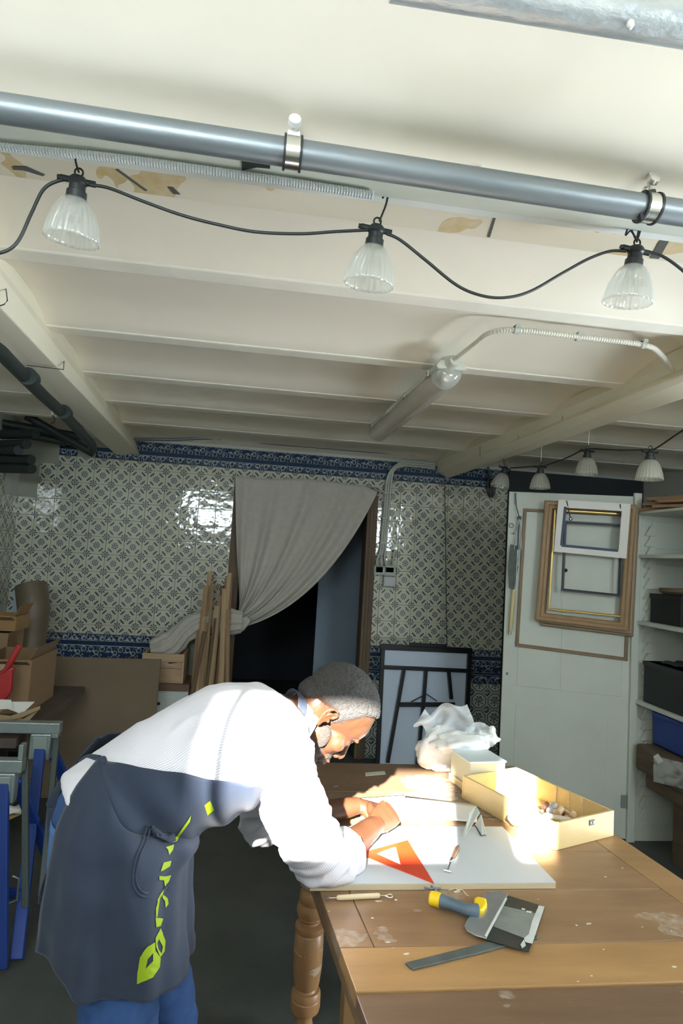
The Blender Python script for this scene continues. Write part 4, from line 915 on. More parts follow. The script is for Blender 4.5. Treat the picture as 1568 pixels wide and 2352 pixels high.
for f, s_ in ((XLt, 1), (XRt, -1)):
    q = [(f(.85)+.04*s_, .85), (f(.85)+.065*s_, .85), (f(2.44)+.065*s_, 2.44), (f(2.44)+.04*s_, 2.44)]
    part('apron_rail', MB().prism([Vector((x, y, TZ-.15)) for x, y in q], (0, 0, .1175)), wood[1], t)
for y in (.85, 2.41): part('apron_rail', MB().prism([Vector((XLt(y)+.066, y, TZ-.15)), Vector((XRt(y)-.066, y, TZ-.15)), Vector((XRt(y)-.066, y+.025, TZ-.15)), Vector((XLt(y)+.066, y+.025, TZ-.15))], (0, 0, .1175)), wood[1], t)
lw = mat('turned_leg_wood', (.40, .21, .085), .38, c2=(.27, .135, .06), ns=5, stretch=(2, 2, .6), bump=.05, bscale=40, namt=.55)
add_mask(lw, lambda u, v, w_, nt: (nz(nt, 9, 3, (1, 1, 3)).gt(.63))*.5, (.50, .44, .34))
LY = 2.15
def zl(v): return P(707, 1960+v/4.61, Y=LY).z
lp = [(v, wv_/4.61/2*LY/1400*1.0) for v, wv_ in ((0, 270), (80, 285), (250, 280), (320, 250), (345, 190), (372, 185), (385, 215), (410, 245), (470, 248), (500, 238), (508, 225), (515, 262), (560, 286), (610, 284), (650, 262), (660, 225), (668, 232), (690, 215), (700, 195), (720, 200), (728, 258), (745, 298), (790, 300), (815, 270), (830, 290), (1000, 298), (1200, 290), (1340, 262), (1380, 250), (1390, 215), (1405, 200), (1425, 215), (1432, 270), (1460, 295), (1500, 300), (1510, 285), (1520, 300), (1600, 302), (1640, 285), (1660, 225), (1675, 200), (1690, 172), (1760, 158), (1900, 140))]
prof_leg = [(r, zl(v)) for v, r in lp][::-1]
prof_leg = [(.030, 0.0), (.036, .012)]+[p for p in prof_leg if p[1] > .03]
prof_leg += [(.046, prof_leg[-1][1]+.01), (.046, TZ-.14)]
def leg(x, y): return part('leg', MB().lathe([(r, z) for r, z in prof_leg], (x, y, 0), n=32).box(x-.048, x+.048, y-.048, y+.048, TZ-.145, TZ-.033), lw, t, smooth='auto')
lx = P(707, 2200, Y=LY).x
leg(lx, LY); leg(XRt(LY)-.1, LY); leg(XLt(.95)+.12, .95); leg(XRt(.95)-.12, .95)
pq = P(808, 2330, Y=1.62); part('support_post', MB().box(pq.x-.022, pq.x+.04, 1.62, 1.68, .0, TZ-.033), wood[3], t, bevel=.003)

# drawing board
def T(x, y, z=TZ): return P(x, y, Z=z)
BZ = TZ+.017
bl, br = T(713, 2036, BZ), T(1272, 2022, BZ); bt = T(1178, 1920, BZ)
ww = mat('board_white', (.62, .66, .70), .5, c2=(.56, .60, .63), ns=2.5); beech = mat('beech_edge', (.62, .52, .36), .55, c2=(.54, .45, .31), ns=8, stretch=(1, 5, 5))
t = thing('drawing_board', 'large pale drawing board with beech edge lying on the table under the elbow', 'board', T(1000, 1980))
yb = T(1000, 1898, BZ).y; x0, x1, y0 = bl.x, br.x, (bl.y+br.y)/2
out = [(x0, y0), (x1, y0), (x1, y0+.012), (x1-.012, yb), (x0-.03, yb)]
part('core', MB().prism([Vector((x, y, TZ+.0008)) for x, y in out], (0, 0, .0145)), beech, t, bevel=.001)
part('white_face', MB().prism([Vector((x, y, TZ+.0155)) for x, y in out], (0, 0, .0018)), ww, t)
# set square
om = mat('orange_plastic_sheet', (.80, .07, .012), .28, c2=(.72, .05, .01), ns=6, trans=.25)
V = [T(996, 2030, BZ+.0005), T(936, 1931, BZ+.0005), T(822, 1962, BZ+.0005)]
W = [T(920, 1988, BZ+.0005), T(908, 1946, BZ+.0005), T(864, 1962, BZ+.0005)]
mb = MB(); hgt = .0022; vs = V+W+[v+Vector((0, 0, hgt)) for v in V+W]
mb.add(vs, [f for k in range(3) for k2 in ((k+1) % 3,) for f in ((k, k2, 3+k2, 3+k), (6+k, 9+k, 9+k2, 6+k2), (k, 6+k, 6+k2, k2), (3+k, 3+k2, 9+k2, 9+k))])
tag(part('set_square', mb, om), 'orange transparent triangular set square on the drawing board beneath the forearm', 'set square')
# small tool on the board
t = thing('stamp_tool', 'small tool with brown handle and steel T foot lying on the drawing board', 'tool', T(1035, 1975, BZ))
hz = BZ+.009
part('handle', MB().tube([T(1053, 1943, hz), T(1049, 1950, hz), T(1043, 1963, hz), T(1036, 1977, hz)], [.003, .0075, .007, .004], 12), mat('tool_handle_brown', (.15, .09, .06), .35), t, smooth='auto')
part('ferrule', MB().tube([T(1038, 1974, hz), T(1034, 1979, hz)], [.006, .004], 10), chrome, t, smooth='auto')
part('shaft', MB().tube([T(1035, 1978, hz), T(1028, 1998, hz-.003)], .0022, 8), chrome, t)
part('foot', MB().tube([T(1019, 1998, BZ+.004), T(1036, 2002, BZ+.004)], .003, 8), chrome, t)
# double ended modelling tool
t = thing('modelling_tool', 'double ended modelling tool with pale wooden handle in front of the board', 'tool', T(825, 2058))
hz = TZ+.0065; lightw = mat('pale_turned_wood', (.70, .58, .38), .5)
part('handle', MB().tube([T(773, 2062, hz), T(777, 2062, hz), T(868, 2057, hz), T(872, 2057, hz)], [.004, .0062, .0062, .004], 12), lightw, t, smooth='auto')
part('blade', MB().tube([T(773, 2062, hz), T(756, 2063, hz)], .0015, 6).prism([T(x, y, hz) for x, y in ((757, 2061), (746, 2057), (745, 2066), (757, 2065))], (0, 0, .001)), chrome, t)
part('wire_loop', MB().tube(smoothpath([T(872, 2057, hz), T(885, 2057, hz), T(896, 2054, hz), T(902, 2058, hz), T(896, 2062, hz), T(885, 2058, hz)], 4), .0012, 6), chrome, t)
# scraper
stl = mat('dirty_steel', (.33, .37, .41), .35, .75, c2=(.62, .64, .64), ns=9, stretch=(1.4, .8, 1), namt=.45); dks = mat('tarnished_steel', (.035, .04, .038), .4, .4, c2=(.07, .075, .07), ns=9)
plast = mat('dried_plaster', (.62, .64, .62), .8, c2=(.45, .48, .47), ns=20); navy = mat('navy_rubber', (.045, .085, .13), .5, c2=(.16, .22, .27), ns=16, namt=.35); yel = mat('yellow_grip', (.85, .58, .01), .4)
t = thing('filling_knife', 'wide plastering knife with navy and yellow handle lying on the planks', 'scraper', T(1110, 2110))
z1, z2 = TZ+.020, TZ+.0095
hp = [T(985, 2062, z1+.004), T(994, 2064, z1+.004), T(1010, 2068, z1+.004), T(1040, 2078, z1+.003), T(1070, 2089, z1), T(1095, 2094, z1-.004), T(1112, 2097, z1-.006)]
part('grip', MB().tube(smoothpath(hp[1:6], 4), [.0145, .0148, .0150, .0150, .0148, .0145, .0140, .0135, .013, .0128, .0126, .0128, .013, .014, .0155, .0165, .017][:17], 16), navy, t, smooth='auto')
part('pommel', MB().tube([hp[0], hp[0].lerp(hp[1], .4), T(1003, 2066, z1+.004), T(1011, 2068.5, z1+.004)], [.010, .0155, .0162, .0158], 16), yel, t, smooth='auto')
part('collar', MB().prism([T(x, y, z1-.014) for x, y in ((1088, 2078), (1096, 2074), (1116, 2079), (1118, 2092), (1108, 2106), (1095, 2108), (1083, 2100), (1088, 2090))], (0, 0, .017)), yel, t, bevel=.004, smooth='auto')
part('shoulder_blade', MB().prism([T(x, y, z2) for x, y in ((1103, 2070), (1112, 2055), (1128, 2049), (1150, 2050), (1166, 2056), (1116, 2158), (1092, 2151), (1072, 2140), (1066, 2128), (1070, 2118))], (0, 0, .003)), stl, t, bevel=.0008)
part('wide_blade', MB().prism([T(x, y, z2-.002) for x, y in ((1158, 2056), (1251, 2084), (1214, 2188), (1112, 2158))], (0, 0, .0018)), dks, t)
part('worn_strip', MB().prism([T(x, y, z2-.0001) for x, y in ((1152, 2080), (1238, 2100), (1222, 2162), (1133, 2128))], (0, 0, .0004)), mat('worn_steel', (.16, .19, .18), .45, .3, c2=(.30, .33, .32), ns=12), t)
part('plaster_edge', MB().prism([T(x, y, z2+.0002) for x, y in ((1237, 2080), (1250, 2083), (1222, 2168), (1206, 2164), (1203, 2155), (1214, 2146), (1222, 2115))], (0, 0, .0008)), plast, t)
for q in (((1160, 2062), (1165, 2064), (1118, 2152), (1112, 2150)), ((1198, 2086), (1206, 2088), (1205, 2091), (1197, 2089)), ((1209, 2092), (1221, 2094), (1219, 2098), (1208, 2095)), ((1195, 2170), (1203, 2158), (1207, 2172), (1199, 2178))):
    part('plaster_spot', MB().prism([T(x, y, z2+.0032 if q[0][0] == 1160 else z2+.0003) for x, y in q], (0, 0, .0007)), plast, t)
part('hang_clip', MB().tube([T(974, 2038, z1), T(990, 2042, z1), T(1012, 2040, z1)], .003, 6).tube([T(990, 2034, z1+.004), T(1000, 2042, z1), T(1000, 2052, z1+.012)], .0035, 6), mat('grey_clip', (.2, .24, .28), .4, .5), t)
tag(part('flat_file', MB().prism([T(x, y, TZ+.0006) for x, y in ((930, 2216), (1110, 2170), (1150, 2160), (1236, 2152), (1233, 2158), (1160, 2176), (1120, 2188), (947, 2230))], (0, 0, .0045)), mat('file_steel', (.085, .10, .095), .45, .5, c2=(.20, .23, .23), ns=10, stretch=(1, 1, 1)), bevel=.001), 'long flat grey file lying half under the plastering knife', 'file')
tag(part('string_scrap', MB().tube(smoothpath([T(1030, 2045, TZ+.002), T(1045, 2040, TZ+.004), T(1055, 2048, TZ+.002), T(1042, 2049, TZ+.004), T(1060, 2043, TZ+.003), T(1068, 2053, TZ+.002), T(1076, 2058, TZ+.002)], 4), .0011, 5), lightw), 'curly scrap of pale string by the front of the drawing board', 'string')
tag(part('pale_strip', MB().prism([T(x, y, TZ+.0006) for x, y in ((838, 1777), (883, 1773), (885, 1779), (839, 1783))], (0, 0, .004)), mat('chalk', (.50, .49, .43), .8)), 'short pale strip lying on the dark far part of the table', 'strip')
for k, (x, y, r) in enumerate(((906, 2068, 4), (852, 2110, 4))):
    a = T(x, y, TZ+.0005); tag(part('plaster_crumb', MB().prism([a, a+Vector((r*.0016, 0, 0)), a+Vector((r*.0015, .002, 0)), a+Vector((.001, .003, 0))], (0, 0, .0012)), whiteb), ['small white crumb beside the tip of the modelling tool', 'small white crumb on the planks below the modelling tool'][k], 'crumb')
# papers
pw = mat('bright_paper', (.80, .80, .78), .7)
tag(part('paper_sheet', MB().grid(lambda u, v: T(930+165*u-12*v*(1-u), 1828+20*u+45*v-4*v*u, TZ+.006+.004*math.sin(u*5+v*2)), 14, 6), pw, smooth=True, solid=.0008), 'white paper sheet curling on the table behind the drawing board', 'paper')
tag(part('sun_patch_sheet', MB().grid(lambda u, v: (lambda q: Vector((q.x, q.y, TZ+.004+.022*abs(noise.noise(Vector((u*3, v*3, 7))))*math.sin(PI*u)*math.sin(PI*v)+.002)))(T(812+115*u+20*v, 1838+52*v-8*u)), 22, 16), pw, smooth=True, solid=.001), 'crumpled white sheet standing in for the sun patch left of the fist', 'cloth')  # pale rumpled sheet put where the sun patch whitens the table
gp = mat('grey_folded_paper', (.52, .56, .54), .7)
tag(part('folded_card', MB().prism([T(1062, 1918, TZ+.02), T(1066, 1922, TZ+.02), P(1100, 1868, Z=TZ+.05), P(1092, 1852, Z=TZ+.055), P(1078, 1868, Z=TZ+.05)], (.004, .004, 0)).prism([T(1090, 1895, TZ+.02), T(1104, 1920, TZ+.02), T(1116, 1918, TZ+.02), P(1104, 1872, Z=TZ+.045)], (.003, .004, 0)), gp), 'folded grey card standing at the far right corner of the drawing board', 'card')
# tray with tools
ply = mat('birch_ply', (.66, .50, .24), .5, c2=(.58, .42, .19), ns=4, stretch=(3, 3, 8)); plyl = mat('ply_edge', (.74, .62, .38), .55, c2=(.55, .40, .2), ns=30, stretch=(.3, .3, 6))
A_ = Vector((.915, 1.762, TZ)); B_ = Vector((1.158, 1.858, TZ)); e1 = (B_-A_); e2 = Vector((-e1.y, e1.x, 0)).normalized()*.42; th = .009; u1 = e1.normalized(); u2 = e2.normalized(); H = Vector((0, 0, .078))
t = thing('tool_tray', 'light plywood tray holding small tools at the right of the table', 'tray', A_+e1/2+e2/2)
def wall(a, b_, n__, hh=H, nm='side', m=ply): return part(nm, MB().prism([a, b_, b_+n__*th, a+n__*th], hh), m, t, bevel=.0012)
wall(A_+Vector((0, 0, .0005)), B_+Vector((0, 0, .0005)), u2, nm='front_side'); wall(A_+e2-u2*th, B_+e2-u2*th, u2, nm='back_side')
wall(A_+u2*th, A_+e2-u2*th, u1, nm='long_side'); wall(B_-u1*th+u2*th, B_+e2-u1*th-u2*th, u1, nm='long_side')
part('bottom', MB().prism([A_+u1*th+u2*th+Vector((0,0,.001)), B_-u1*th+u2*th+Vector((0,0,.001)), B_-u1*th+e2-u2*th+Vector((0,0,.001)), A_+u1*th+e2-u2*th+Vector((0,0,.001))], (0, 0, .006)), ply, t)
for k in (.27, .40, .53): part('notch_rib', MB().obox(B_-u1*(th+.002)+e2*k+H/2+Vector((0, 0, .006)), u1*.002, u2*.003, H*.42), plyl, t)
c = A_+e1*.60-u2*.0008; part('latch_plate', MB().obox(c+Vector((0, 0, .058)), u1*.011, u2*.001, (0, 0, .008)), mat('latch_black', (.06, .06, .055), .4, .6), t)
part('latch_screw', MB().obox(c+Vector((0, 0, .058))-u2*.001-u1*.005, u1*.002, u2*.001, (0, 0, .002)).obox(c+Vector((0, 0, .058))-u2*.001+u1*.006, u1*.0015, u2*.001, (0, 0, .004)), chrome, t)
tc_ = [mat('tool_%s' % n, c, .45) for n, c in (('brown', (.20, .09, .05)), ('grey', (.42, .42, .46)), ('wood', (.52, .36, .22)), ('steelish', (.6, .6, .6)), ('maroon', (.20, .03, .05)), ('blue', (.12, .36, .52)), ('cream', (.66, .60, .48)))]
tl = [('mallet_head', 1262, 1850, 1246, 1858, .016, 0, 'brown round wooden mallet head in the tray'), ('tape_roll', 1275, 1852, 1264, 1868, .017, 1, 'grey tape roll lying in the tray beside the brown mallet'),
      ('putty_roll', 1288, 1856, 1278, 1870, .014, 2, 'tan roll in the tray right of the grey roll'), ('chisel', 1300, 1876, 1240, 1862, .006, 3, 'thin steel chisel lying crosswise in the tray'),
      ('knife_handle', 1294, 1862, 1282, 1880, .008, 4, 'maroon knife handle in the middle of the tray'), ('turned_tool', 1318, 1872, 1296, 1860, .011, 2, 'short turned wooden handle near the right wall of the tray'),
      ('marker_pen', 1262, 1884, 1240, 1878, .011, 5, 'blue capped marker lying at the front left of the tray'), ('carving_tool', 1330, 1886, 1308, 1872, .006, 3, 'steel carving tool by the front wall of the tray'),
      ('long_handle', 1310, 1884, 1248, 1872, .009, 6, 'long pale wooden handle lying along the tray'), ('spatula', 1315, 1860, 1300, 1890, .005, 3, 'flat bright spatula standing over the tray tools')]
for k, (n_m, xa, ya, xb, yb_, r, mi, lab) in enumerate(tl):
    zz = TZ+.0085+r+.004+(k % 3)*.012; a, b_ = P(xa, ya, Z=zz+.012), P(xb, yb_, Z=zz)
    tag(part(n_m, MB().tube([a, a.lerp(b_, .08), a.lerp(b_, .5), a.lerp(b_, .9), b_], [r*.6, r, r*.9, r, r*.5], 14), tc_[mi], smooth='auto'), lab, 'tool', 'tools in the plywood tray')
for k, (x, y) in enumerate(((1210, 1862), (1190, 1880), (1222, 1886))):
    c = P(x, y, Z=TZ+.035)
    tag(part('cloth_wad', MB().lathe([(0, -.02), (.02, -.018), (.03, -.004), (.026, .010), (.012, .018), (0, .019)], c, n=18, wob=lambda a, h_: 1+.18*math.sin(a*3+k)+.08*math.sin(a*7)), pw, smooth=True), ['white wad of cloth in the tray, the farthest of three', 'white wad of cloth in the tray, the leftmost of three', 'white wad of cloth in the tray, the nearest of three'][k], 'cloth')
# box behind the tray
t = thing('plywood_box', 'pale plywood box with sage side panel behind the tray, next to the white bag', 'box', (.91, 2.28, TZ))
E_ = Vector((.775, 2.33, TZ+.0005)); F_ = Vector((.800, 2.185, TZ+.0005)); dX = Vector((.14, .02, 0)); hh = Vector((0, 0, .108))
part('body', MB().prism([E_, F_, F_+dX, E_+dX], hh), mat('sage_panel', (.56, .55, .40), .6), t, bevel=.002)
part('base_strip', MB().prism([E_-Vector((.006, 0, 0)), F_-Vector((.006, 0, 0)), F_-Vector((.0005, 0, 0)), E_-Vector((.0005, 0, 0))], (0, 0, .026)), plyl, t)
part('lid', MB().prism([p+hh+Vector((0, 0, .0005)) for p in (E_-Vector((.004, 0, 0)), F_-Vector((.004, .004, 0)), F_+dX+Vector((.004, -.004, 0)), E_+dX+Vector((.004, .004, 0)))], (0, 0, .006)), mat('pale_lid', (.66, .74, .76), .4), t, bevel=.001)
# white bag with film
t = thing('white_bag', 'bulging white plastic bag with clear film spilling up, far right of the table', 'bag', P(1040, 1760, Z=TZ))
wb = mat('white_plastic_bag', (.82, .83, .82), .35, c2=(.74, .76, .77), ns=5); film = mat('cloudy_film', (.86, .91, .94), .25, alpha=.42)
def blob(c, rx, ry, rz_, seed, amp=.2, nu=44, nv=26, flat=None):
    mb = MB(); c = Vector(c); vs = []
    for j in range(nv+1):
        for i in range(nu):
            a, b_ = 2*PI*i/nu, PI*j/nv-PI/2; d = Vector((math.cos(a)*math.cos(b_), math.sin(a)*math.cos(b_), math.sin(b_)))
            q = 1+amp*(noise.noise(d*1.8+Vector((seed, 0, 0)))+.5*abs(noise.noise(d*4.5+Vector((0, seed, 0)))))
            p = c+Vector((d.x*rx, d.y*ry, d.z*rz_))*q
            if flat is not None: p.z = max(p.z, flat)
            vs.append(p)
    mb.add(vs, [(j*nu+i, j*nu+(i+1) % nu, (j+1)*nu+(i+1) % nu, (j+1)*nu+i) for j in range(nv) for i in range(nu)])
    return mb
cb = P(1018, 1722, Y=2.42); part('sack', blob((cb.x, 2.43, TZ+.075), .098, .05, .085, 4, .28, flat=TZ+.001), wb, t, smooth=True)
part('sack_fold', blob(P(1062, 1705, Y=2.38), .105, .06, .038, 9, .4), wb, t, smooth=True)
part('sack_ear', blob(P(1118, 1695, Y=2.42), .045, .03, .028, 2, .35), wb, t, smooth=True)
part('knotted_tip', blob(P(1130, 1680, Y=2.40), .014, .012, .022, 5, .2, 16, 10), wb, t, smooth=True)
def filmf(u, v):
    x = 968+112*u+10*math.sin(v*4); y = 1706-(92-26*(1-u)**2*1.5)*v+8*math.sin(u*9)*v
    return P(x, y, Y=2.42+.03*noise.noise(Vector((u*4, v*4, 3)))+.05*math.sin(u*5)*v*.4)
part('clear_film', MB().grid(filmf, 26, 18), film, t, smooth=True)
part('film_tail', MB().grid(lambda u, v: P(975-26*v+18*u*(1-v), 1628+50*v-12*v*v+24*u*(1-v*.8), Y=2.41+.01*math.sin(u*4+v*5)), 6, 14), film, t, smooth=True)
part('film_fold', MB().grid(lambda u, v: P(1066+66*u, 1690-32*v*math.sin(.5+u*2.2), Y=2.405+.02*noise.noise(Vector((u*5, v*3, 1)))), 16, 8), film, t, smooth=True)

# ================================================================= the man bending over the table
def loft(mb, pts, rads, lat, n=28, sub=5, cap=.5):
    """closed tube with elliptical rings; rads = (half size along dorsal, half size along lateral) or one number"""
    pts = [Vector(p) for p in pts]; rads = [r if hasattr(r, '__len__') else (r, r) for r in rads]
    sp = smoothpath(pts, sub); m_ = len(sp); R_ = []
    for i in range(m_):
        k = min(i//sub, len(pts)-2); f = i/sub-k; f = f*f*(3-2*f)
        R_.append((rads[k][0]*(1-f)+rads[k+1][0]*f, rads[k][1]*(1-f)+rads[k+1][1]*f))
    d0 = (sp[1]-sp[0]).normalized(); d1 = (sp[-1]-sp[-2]).normalized()
    pre, post = [], []
    for a in (85, 60, 35, 15):
        a = R(a); c0, c1 = cap*min(R_[0]), cap*min(R_[-1])
        pre.append((sp[0]-d0*c0*math.sin(a), (R_[0][0]*math.cos(a), R_[0][1]*math.cos(a))))
        post.append((sp[-1]+d1*c1*math.sin(a), (R_[-1][0]*math.cos(a), R_[-1][1]*math.cos(a))))
    seq = pre+list(zip(sp, R_))+post[::-1]
    vs = []; lat = Vector(lat)
    for i, (p, r) in enumerate(seq):
        t_ = d0 if i < 4 else d1 if i >= len(seq)-4 else (sp[min(i-3, m_-1)]-sp[max(i-5, 0)]).normalized()
        l_ = (lat-t_*lat.dot(t_)).normalized(); n_ = l_.cross(t_)
        for k in range(n):
            a = 2*PI*k/n; vs.append(p+n_*math.cos(a)*r[0]+l_*math.sin(a)*r[1])
    q = len(seq)
    fs = [(i*n+k, i*n+(k+1) % n, (i+1)*n+(k+1) % n, (i+1)*n+k) for i in range(q-1) for k in range(n)]
    fs += [tuple(range(n-1, -1, -1)), tuple(range((q-1)*n, q*n))]
    return mb.add(vs, fs)
def ell(mb, c, ax, r, n=20, m_=12):
    vs = []; c = Vector(c)
    for j in range(m_+1):
        for i in range(n):
            a, b_ = 2*PI*i/n, PI*(j+.02)/(m_+.04)-PI/2
            vs.append(c+ax[0]*r[0]*math.cos(a)*math.cos(b_)+ax[1]*r[1]*math.sin(a)*math.cos(b_)+ax[2]*r[2]*math.sin(b_))
    fs = [(j*n+i, j*n+(i+1) % n, (j+1)*n+(i+1) % n, (j+1)*n+i) for j in range(m_) for i in range(n)]
    fs += [tuple(range(n-1, -1, -1)), tuple(range(m_*n, (m_+1)*n))]
    return mb.add(vs, fs)
def fuse(mb, voxel, smooth=4, fac=.5):
    me = mb.mesh('fuse'); bm = bmesh.new(); bm.from_mesh(me); bmesh.ops.recalc_face_normals(bm, faces=bm.faces); bm.to_mesh(me); bm.free()
    o = bpy.data.objects.new('fuse', me); col.objects.link(o)
    md = o.modifiers.new('r', 'REMESH'); md.mode = 'VOXEL'; md.voxel_size = voxel
    if smooth: m2 = o.modifiers.new('s', 'SMOOTH'); m2.iterations = smooth; m2.factor = fac
    dg_ = bpy.context.evaluated_depsgraph_get(); out = bpy.data.meshes.new_from_object(o.evaluated_get(dg_))
    bpy.data.objects.remove(o); bpy.data.meshes.remove(me); return out
def co(me):
    a = np.empty(len(me.vertices)*3); me.vertices.foreach_get('co', a); return a.reshape(-1, 3)
def nrm(me):
    a = np.empty(len(me.vertices)*3); me.vertex_normals.foreach_get('vector', a); return a.reshape(-1, 3)
def setco(me, a): me.vertices.foreach_set('co', a.ravel()); me.update()

HD = Vector((.958, .286, 0)).normalized(); NS = Vector((.286, -.958, 0)).normalized()   # heading, near side
pel, w1, w2, ch, uc, nk = P(232, 1885, Y=1.43), P(318, 1812, Y=1.45), P(405, 1757, Y=1.47), P(515, 1706, Y=1.5), P(612, 1680, Y=1.53), P(684, 1652, Y=1.57)
shN, elN, wrN = P(648, 1700, Y=1.42), P(758, 1982, Y=1.60), P(862, 1893, Y=1.80)
shF, elF, wrF = P(640, 1680, Y=1.72), P(604, 1895, Y=1.84), P(822, 1850, Y=1.955)
hipN, knN, anN = Vector((-.262, 1.375, .95)), Vector((-.205, 1.35, .50)), Vector((-.24, 1.36, .09))
hipF, knF, anF = Vector((-.30, 1.52, .95)), Vector((-.150, 1.59, .50)), Vector((-.13, 1.60, .09))
# head frame: origin between the ears
HO = P(749, 1640, Y=1.585)
hf = Vector((.62, .16, -.77)).normalized(); hu = Vector((.78, .0, .62)); hu = (hu-hf*hu.dot(hf)).normalized(); hs = hf.cross(hu)
if hs.y > 0: hs = -hs                                # hs points to the near side
def HL(f, s, u): return HO+hf*f+hs*s+hu*u
AX = (hf, hs, hu)
body = MB()
# torso, neck, legs (inside the clothes), arms
loft(body, [pel, w1, w2, ch, uc, nk], [(.085, .12), (.095, .125), (.105, .135), (.115, .155), (.10, .15), (.056, .058)], NS)
loft(body, [uc+Vector((-.02, 0, -.01)), nk, HL(-.035, 0, -.045), HL(-.02, 0, .0)], [(.075, .08), (.060, .060), (.057, .055), (.05, .05)], NS)
for h_, k_, a_, in ((hipN, knN, anN), (hipF, knF, anF)):
    loft(body, [h_+Vector((0, 0, .04)), h_, h_.lerp(k_, .5), k_, k_.lerp(a_, .35), a_, a_-Vector((0, 0, .05))], [.08, .082, .07, .05, .052, .034, .036], NS)
    loft(body, [a_+Vector((-.03, 0, -.055)), a_+HD*.08-Vector((0, 0, .06)), a_+HD*.17-Vector((0, 0, .07))], [(.03, .035), (.028, .04), (.015, .035)], NS)
for s_, m1_, e_, w_ in ((P(634, 1712, Y=1.42), P(668, 1838, Y=1.495), elN, wrN), (shF, shF.lerp(elF, .5), elF, wrF)):
    loft(body, [uc.lerp(s_, .4), s_, m1_, e_, e_.lerp(w_, .3), e_.lerp(w_, .75), w_], [.07, .058, .050, .041, .044, (.032, .034), (.024, .029)], NS)
# head
H_ = [((.002, 0, .052), (.099, .077, .083)), ((.045, 0, .045), (.060, .066, .056)), ((.044, 0, -.015), (.050, .060, .062)), ((.022, 0, -.060), (.060, .053, .042)),
      ((.070, 0, -.106), (.020, .023, .018)), ((.048, 0, -.085), (.034, .036, .026)), ((-.04, 0, .0), (.055, .062, .06)), ((.056, .0, -.060), (.042, .038, .035)), ((.092, 0, .012), (.011, .022, .016)), ((.085, 0, .04), (.02, .03, .03))]
for c, r in H_: ell(body, HL(*c), AX, r, 26, 18)
for s_ in (-1, 1):
    for c, r in (((.056, .044, -.018), (.026, .020, .022)), ((.088, .026, .024), (.011, .026, .007)), ((.075, .031, .002), (.014, .016, .011)), ((.100, .011, -.040), (.009, .008, .008)), ((.01, .058, -.04), (.026, .010, .028))):
        ell(body, HL(c[0], c[1]*s_, c[2]), AX, r, 14, 10)
    # ear: plate, rim, lobe
    ey = .074*s_; E = lambda f, o_, u: HL(-.024+f*.92+u*.12, ey+(o_*.95-.001)*s_, .000+u*.90)
    ell(body, E(-.004, .004, .002), AX, (.010, .005, .017), 14, 10)
    rim = [E(.008, .004, .008), E(.007, .012, .026), E(-.008, .015, .034), E(-.022, .016, .024), E(-.023, .014, .006), E(-.014, .010, -.012), E(-.006, .008, -.024), E(.003, .006, -.020)]
    body.tube(smoothpath(rim, 4), .0036, 8); body.tube(smoothpath([E(-.002, .009, .022), E(-.012, .012, .012), E(-.010, .010, -.004), E(.0, .008, -.008)], 3), .0028, 8)
    ell(body, E(-.003, .007, -.024), AX, (.006, .004, .007), 12, 8); ell(body, E(.009, .006, -.002), AX, (.003, .004, .005), 10, 8)
loft(body, [HL(.092, 0, .016), HL(.102, 0, -.008), HL(.113, 0, -.030), HL(.111, 0, -.037)], [(.007, .008), (.009, .009), (.011, .011), (.009, .010)], NS, 16)
ell(body, HL(.093, 0, -.064), AX, (.014, .026, .0065)); ell(body, HL(.091, 0, -.077), AX, (.013, .021, .0075)); ell(body, HL(.082, 0, -.055), AX, (.015, .025, .014))
# hands: palm and five fingers each
def hand(mb, w_, d, nb, side, curl, spread=.0205, sc=1.0):
    """w_ wrist, d to the knuckles, nb back of the hand, side = direction from little finger to index"""
    d = d.normalized(); nb = (nb-d*nb.dot(d)).normalized(); side = (side-d*side.dot(d)-nb*side.dot(nb)).normalized()
    pc = w_+d*.048*sc
    loft(mb, [w_, w_+d*.03*sc, w_+d*.062*sc, w_+d*.085*sc], [(.023*sc, .030*sc), (.020*sc, .038*sc), (.017*sc, .041*sc), (.013*sc, .040*sc)], side, 22)
    L = [(.040, .026, .021), (.044, .029, .022), (.041, .027, .021), (.032, .021, .019)]
    for k in range(4):
        b_ = w_+d*(.082-.004*abs(k-1))*sc+side*(1.5-k)*spread*sc
        a = 0; p = b_-d*.012; pts = [p, b_]; q = b_
        for j in range(3):
            a += R(curl[k][j]); dd = d*math.cos(a)-nb*math.sin(a); q = q+dd*L[k][j]*sc; pts.append(q)
        r0 = (.0098, .0102, .0097, .0086)[k]*sc
        mb2 = smoothpath(pts, 4); n_ = len(mb2)
        mb.tube(mb2, [r0*(1-.24*i/(n_-1)) for i in range(n_)], 12); ell(mb, q, (d, side, nb), (r0*.78,)*3, 10, 8)
    tb = w_+d*.022*sc+side*.026*sc-nb*.008*sc; pts = [w_+d*.01*sc+side*.01*sc, tb, tb+(d*.62+side*.55-nb*.35).normalized()*.038*sc]
    pts.append(pts[-1]+(d*.85-side*.05-nb*.5).normalized()*.030*sc); pts.append(pts[-1]+(d*.6-side*.45-nb*.5).normalized()*.024*sc)
    sp = smoothpath(pts, 4); mb.tube(sp, [.0155*sc*(1-.42*i/(len(sp)-1)) for i in range(len(sp))], 12); ell(mb, pts[-1], (d, side, nb), (.009*sc,)*3, 10, 8)
    return w_+d*.085*sc-nb*.03*sc
dN = (P(905, 1858, Y=1.87)-wrN); gripN = hand(body, wrN, dN, Vector((.1, -.75, .62)), Vector((-.1, .5, .85)), [(60, 85, 60), (70, 88, 60), (74, 88, 60), (76, 85, 55)])
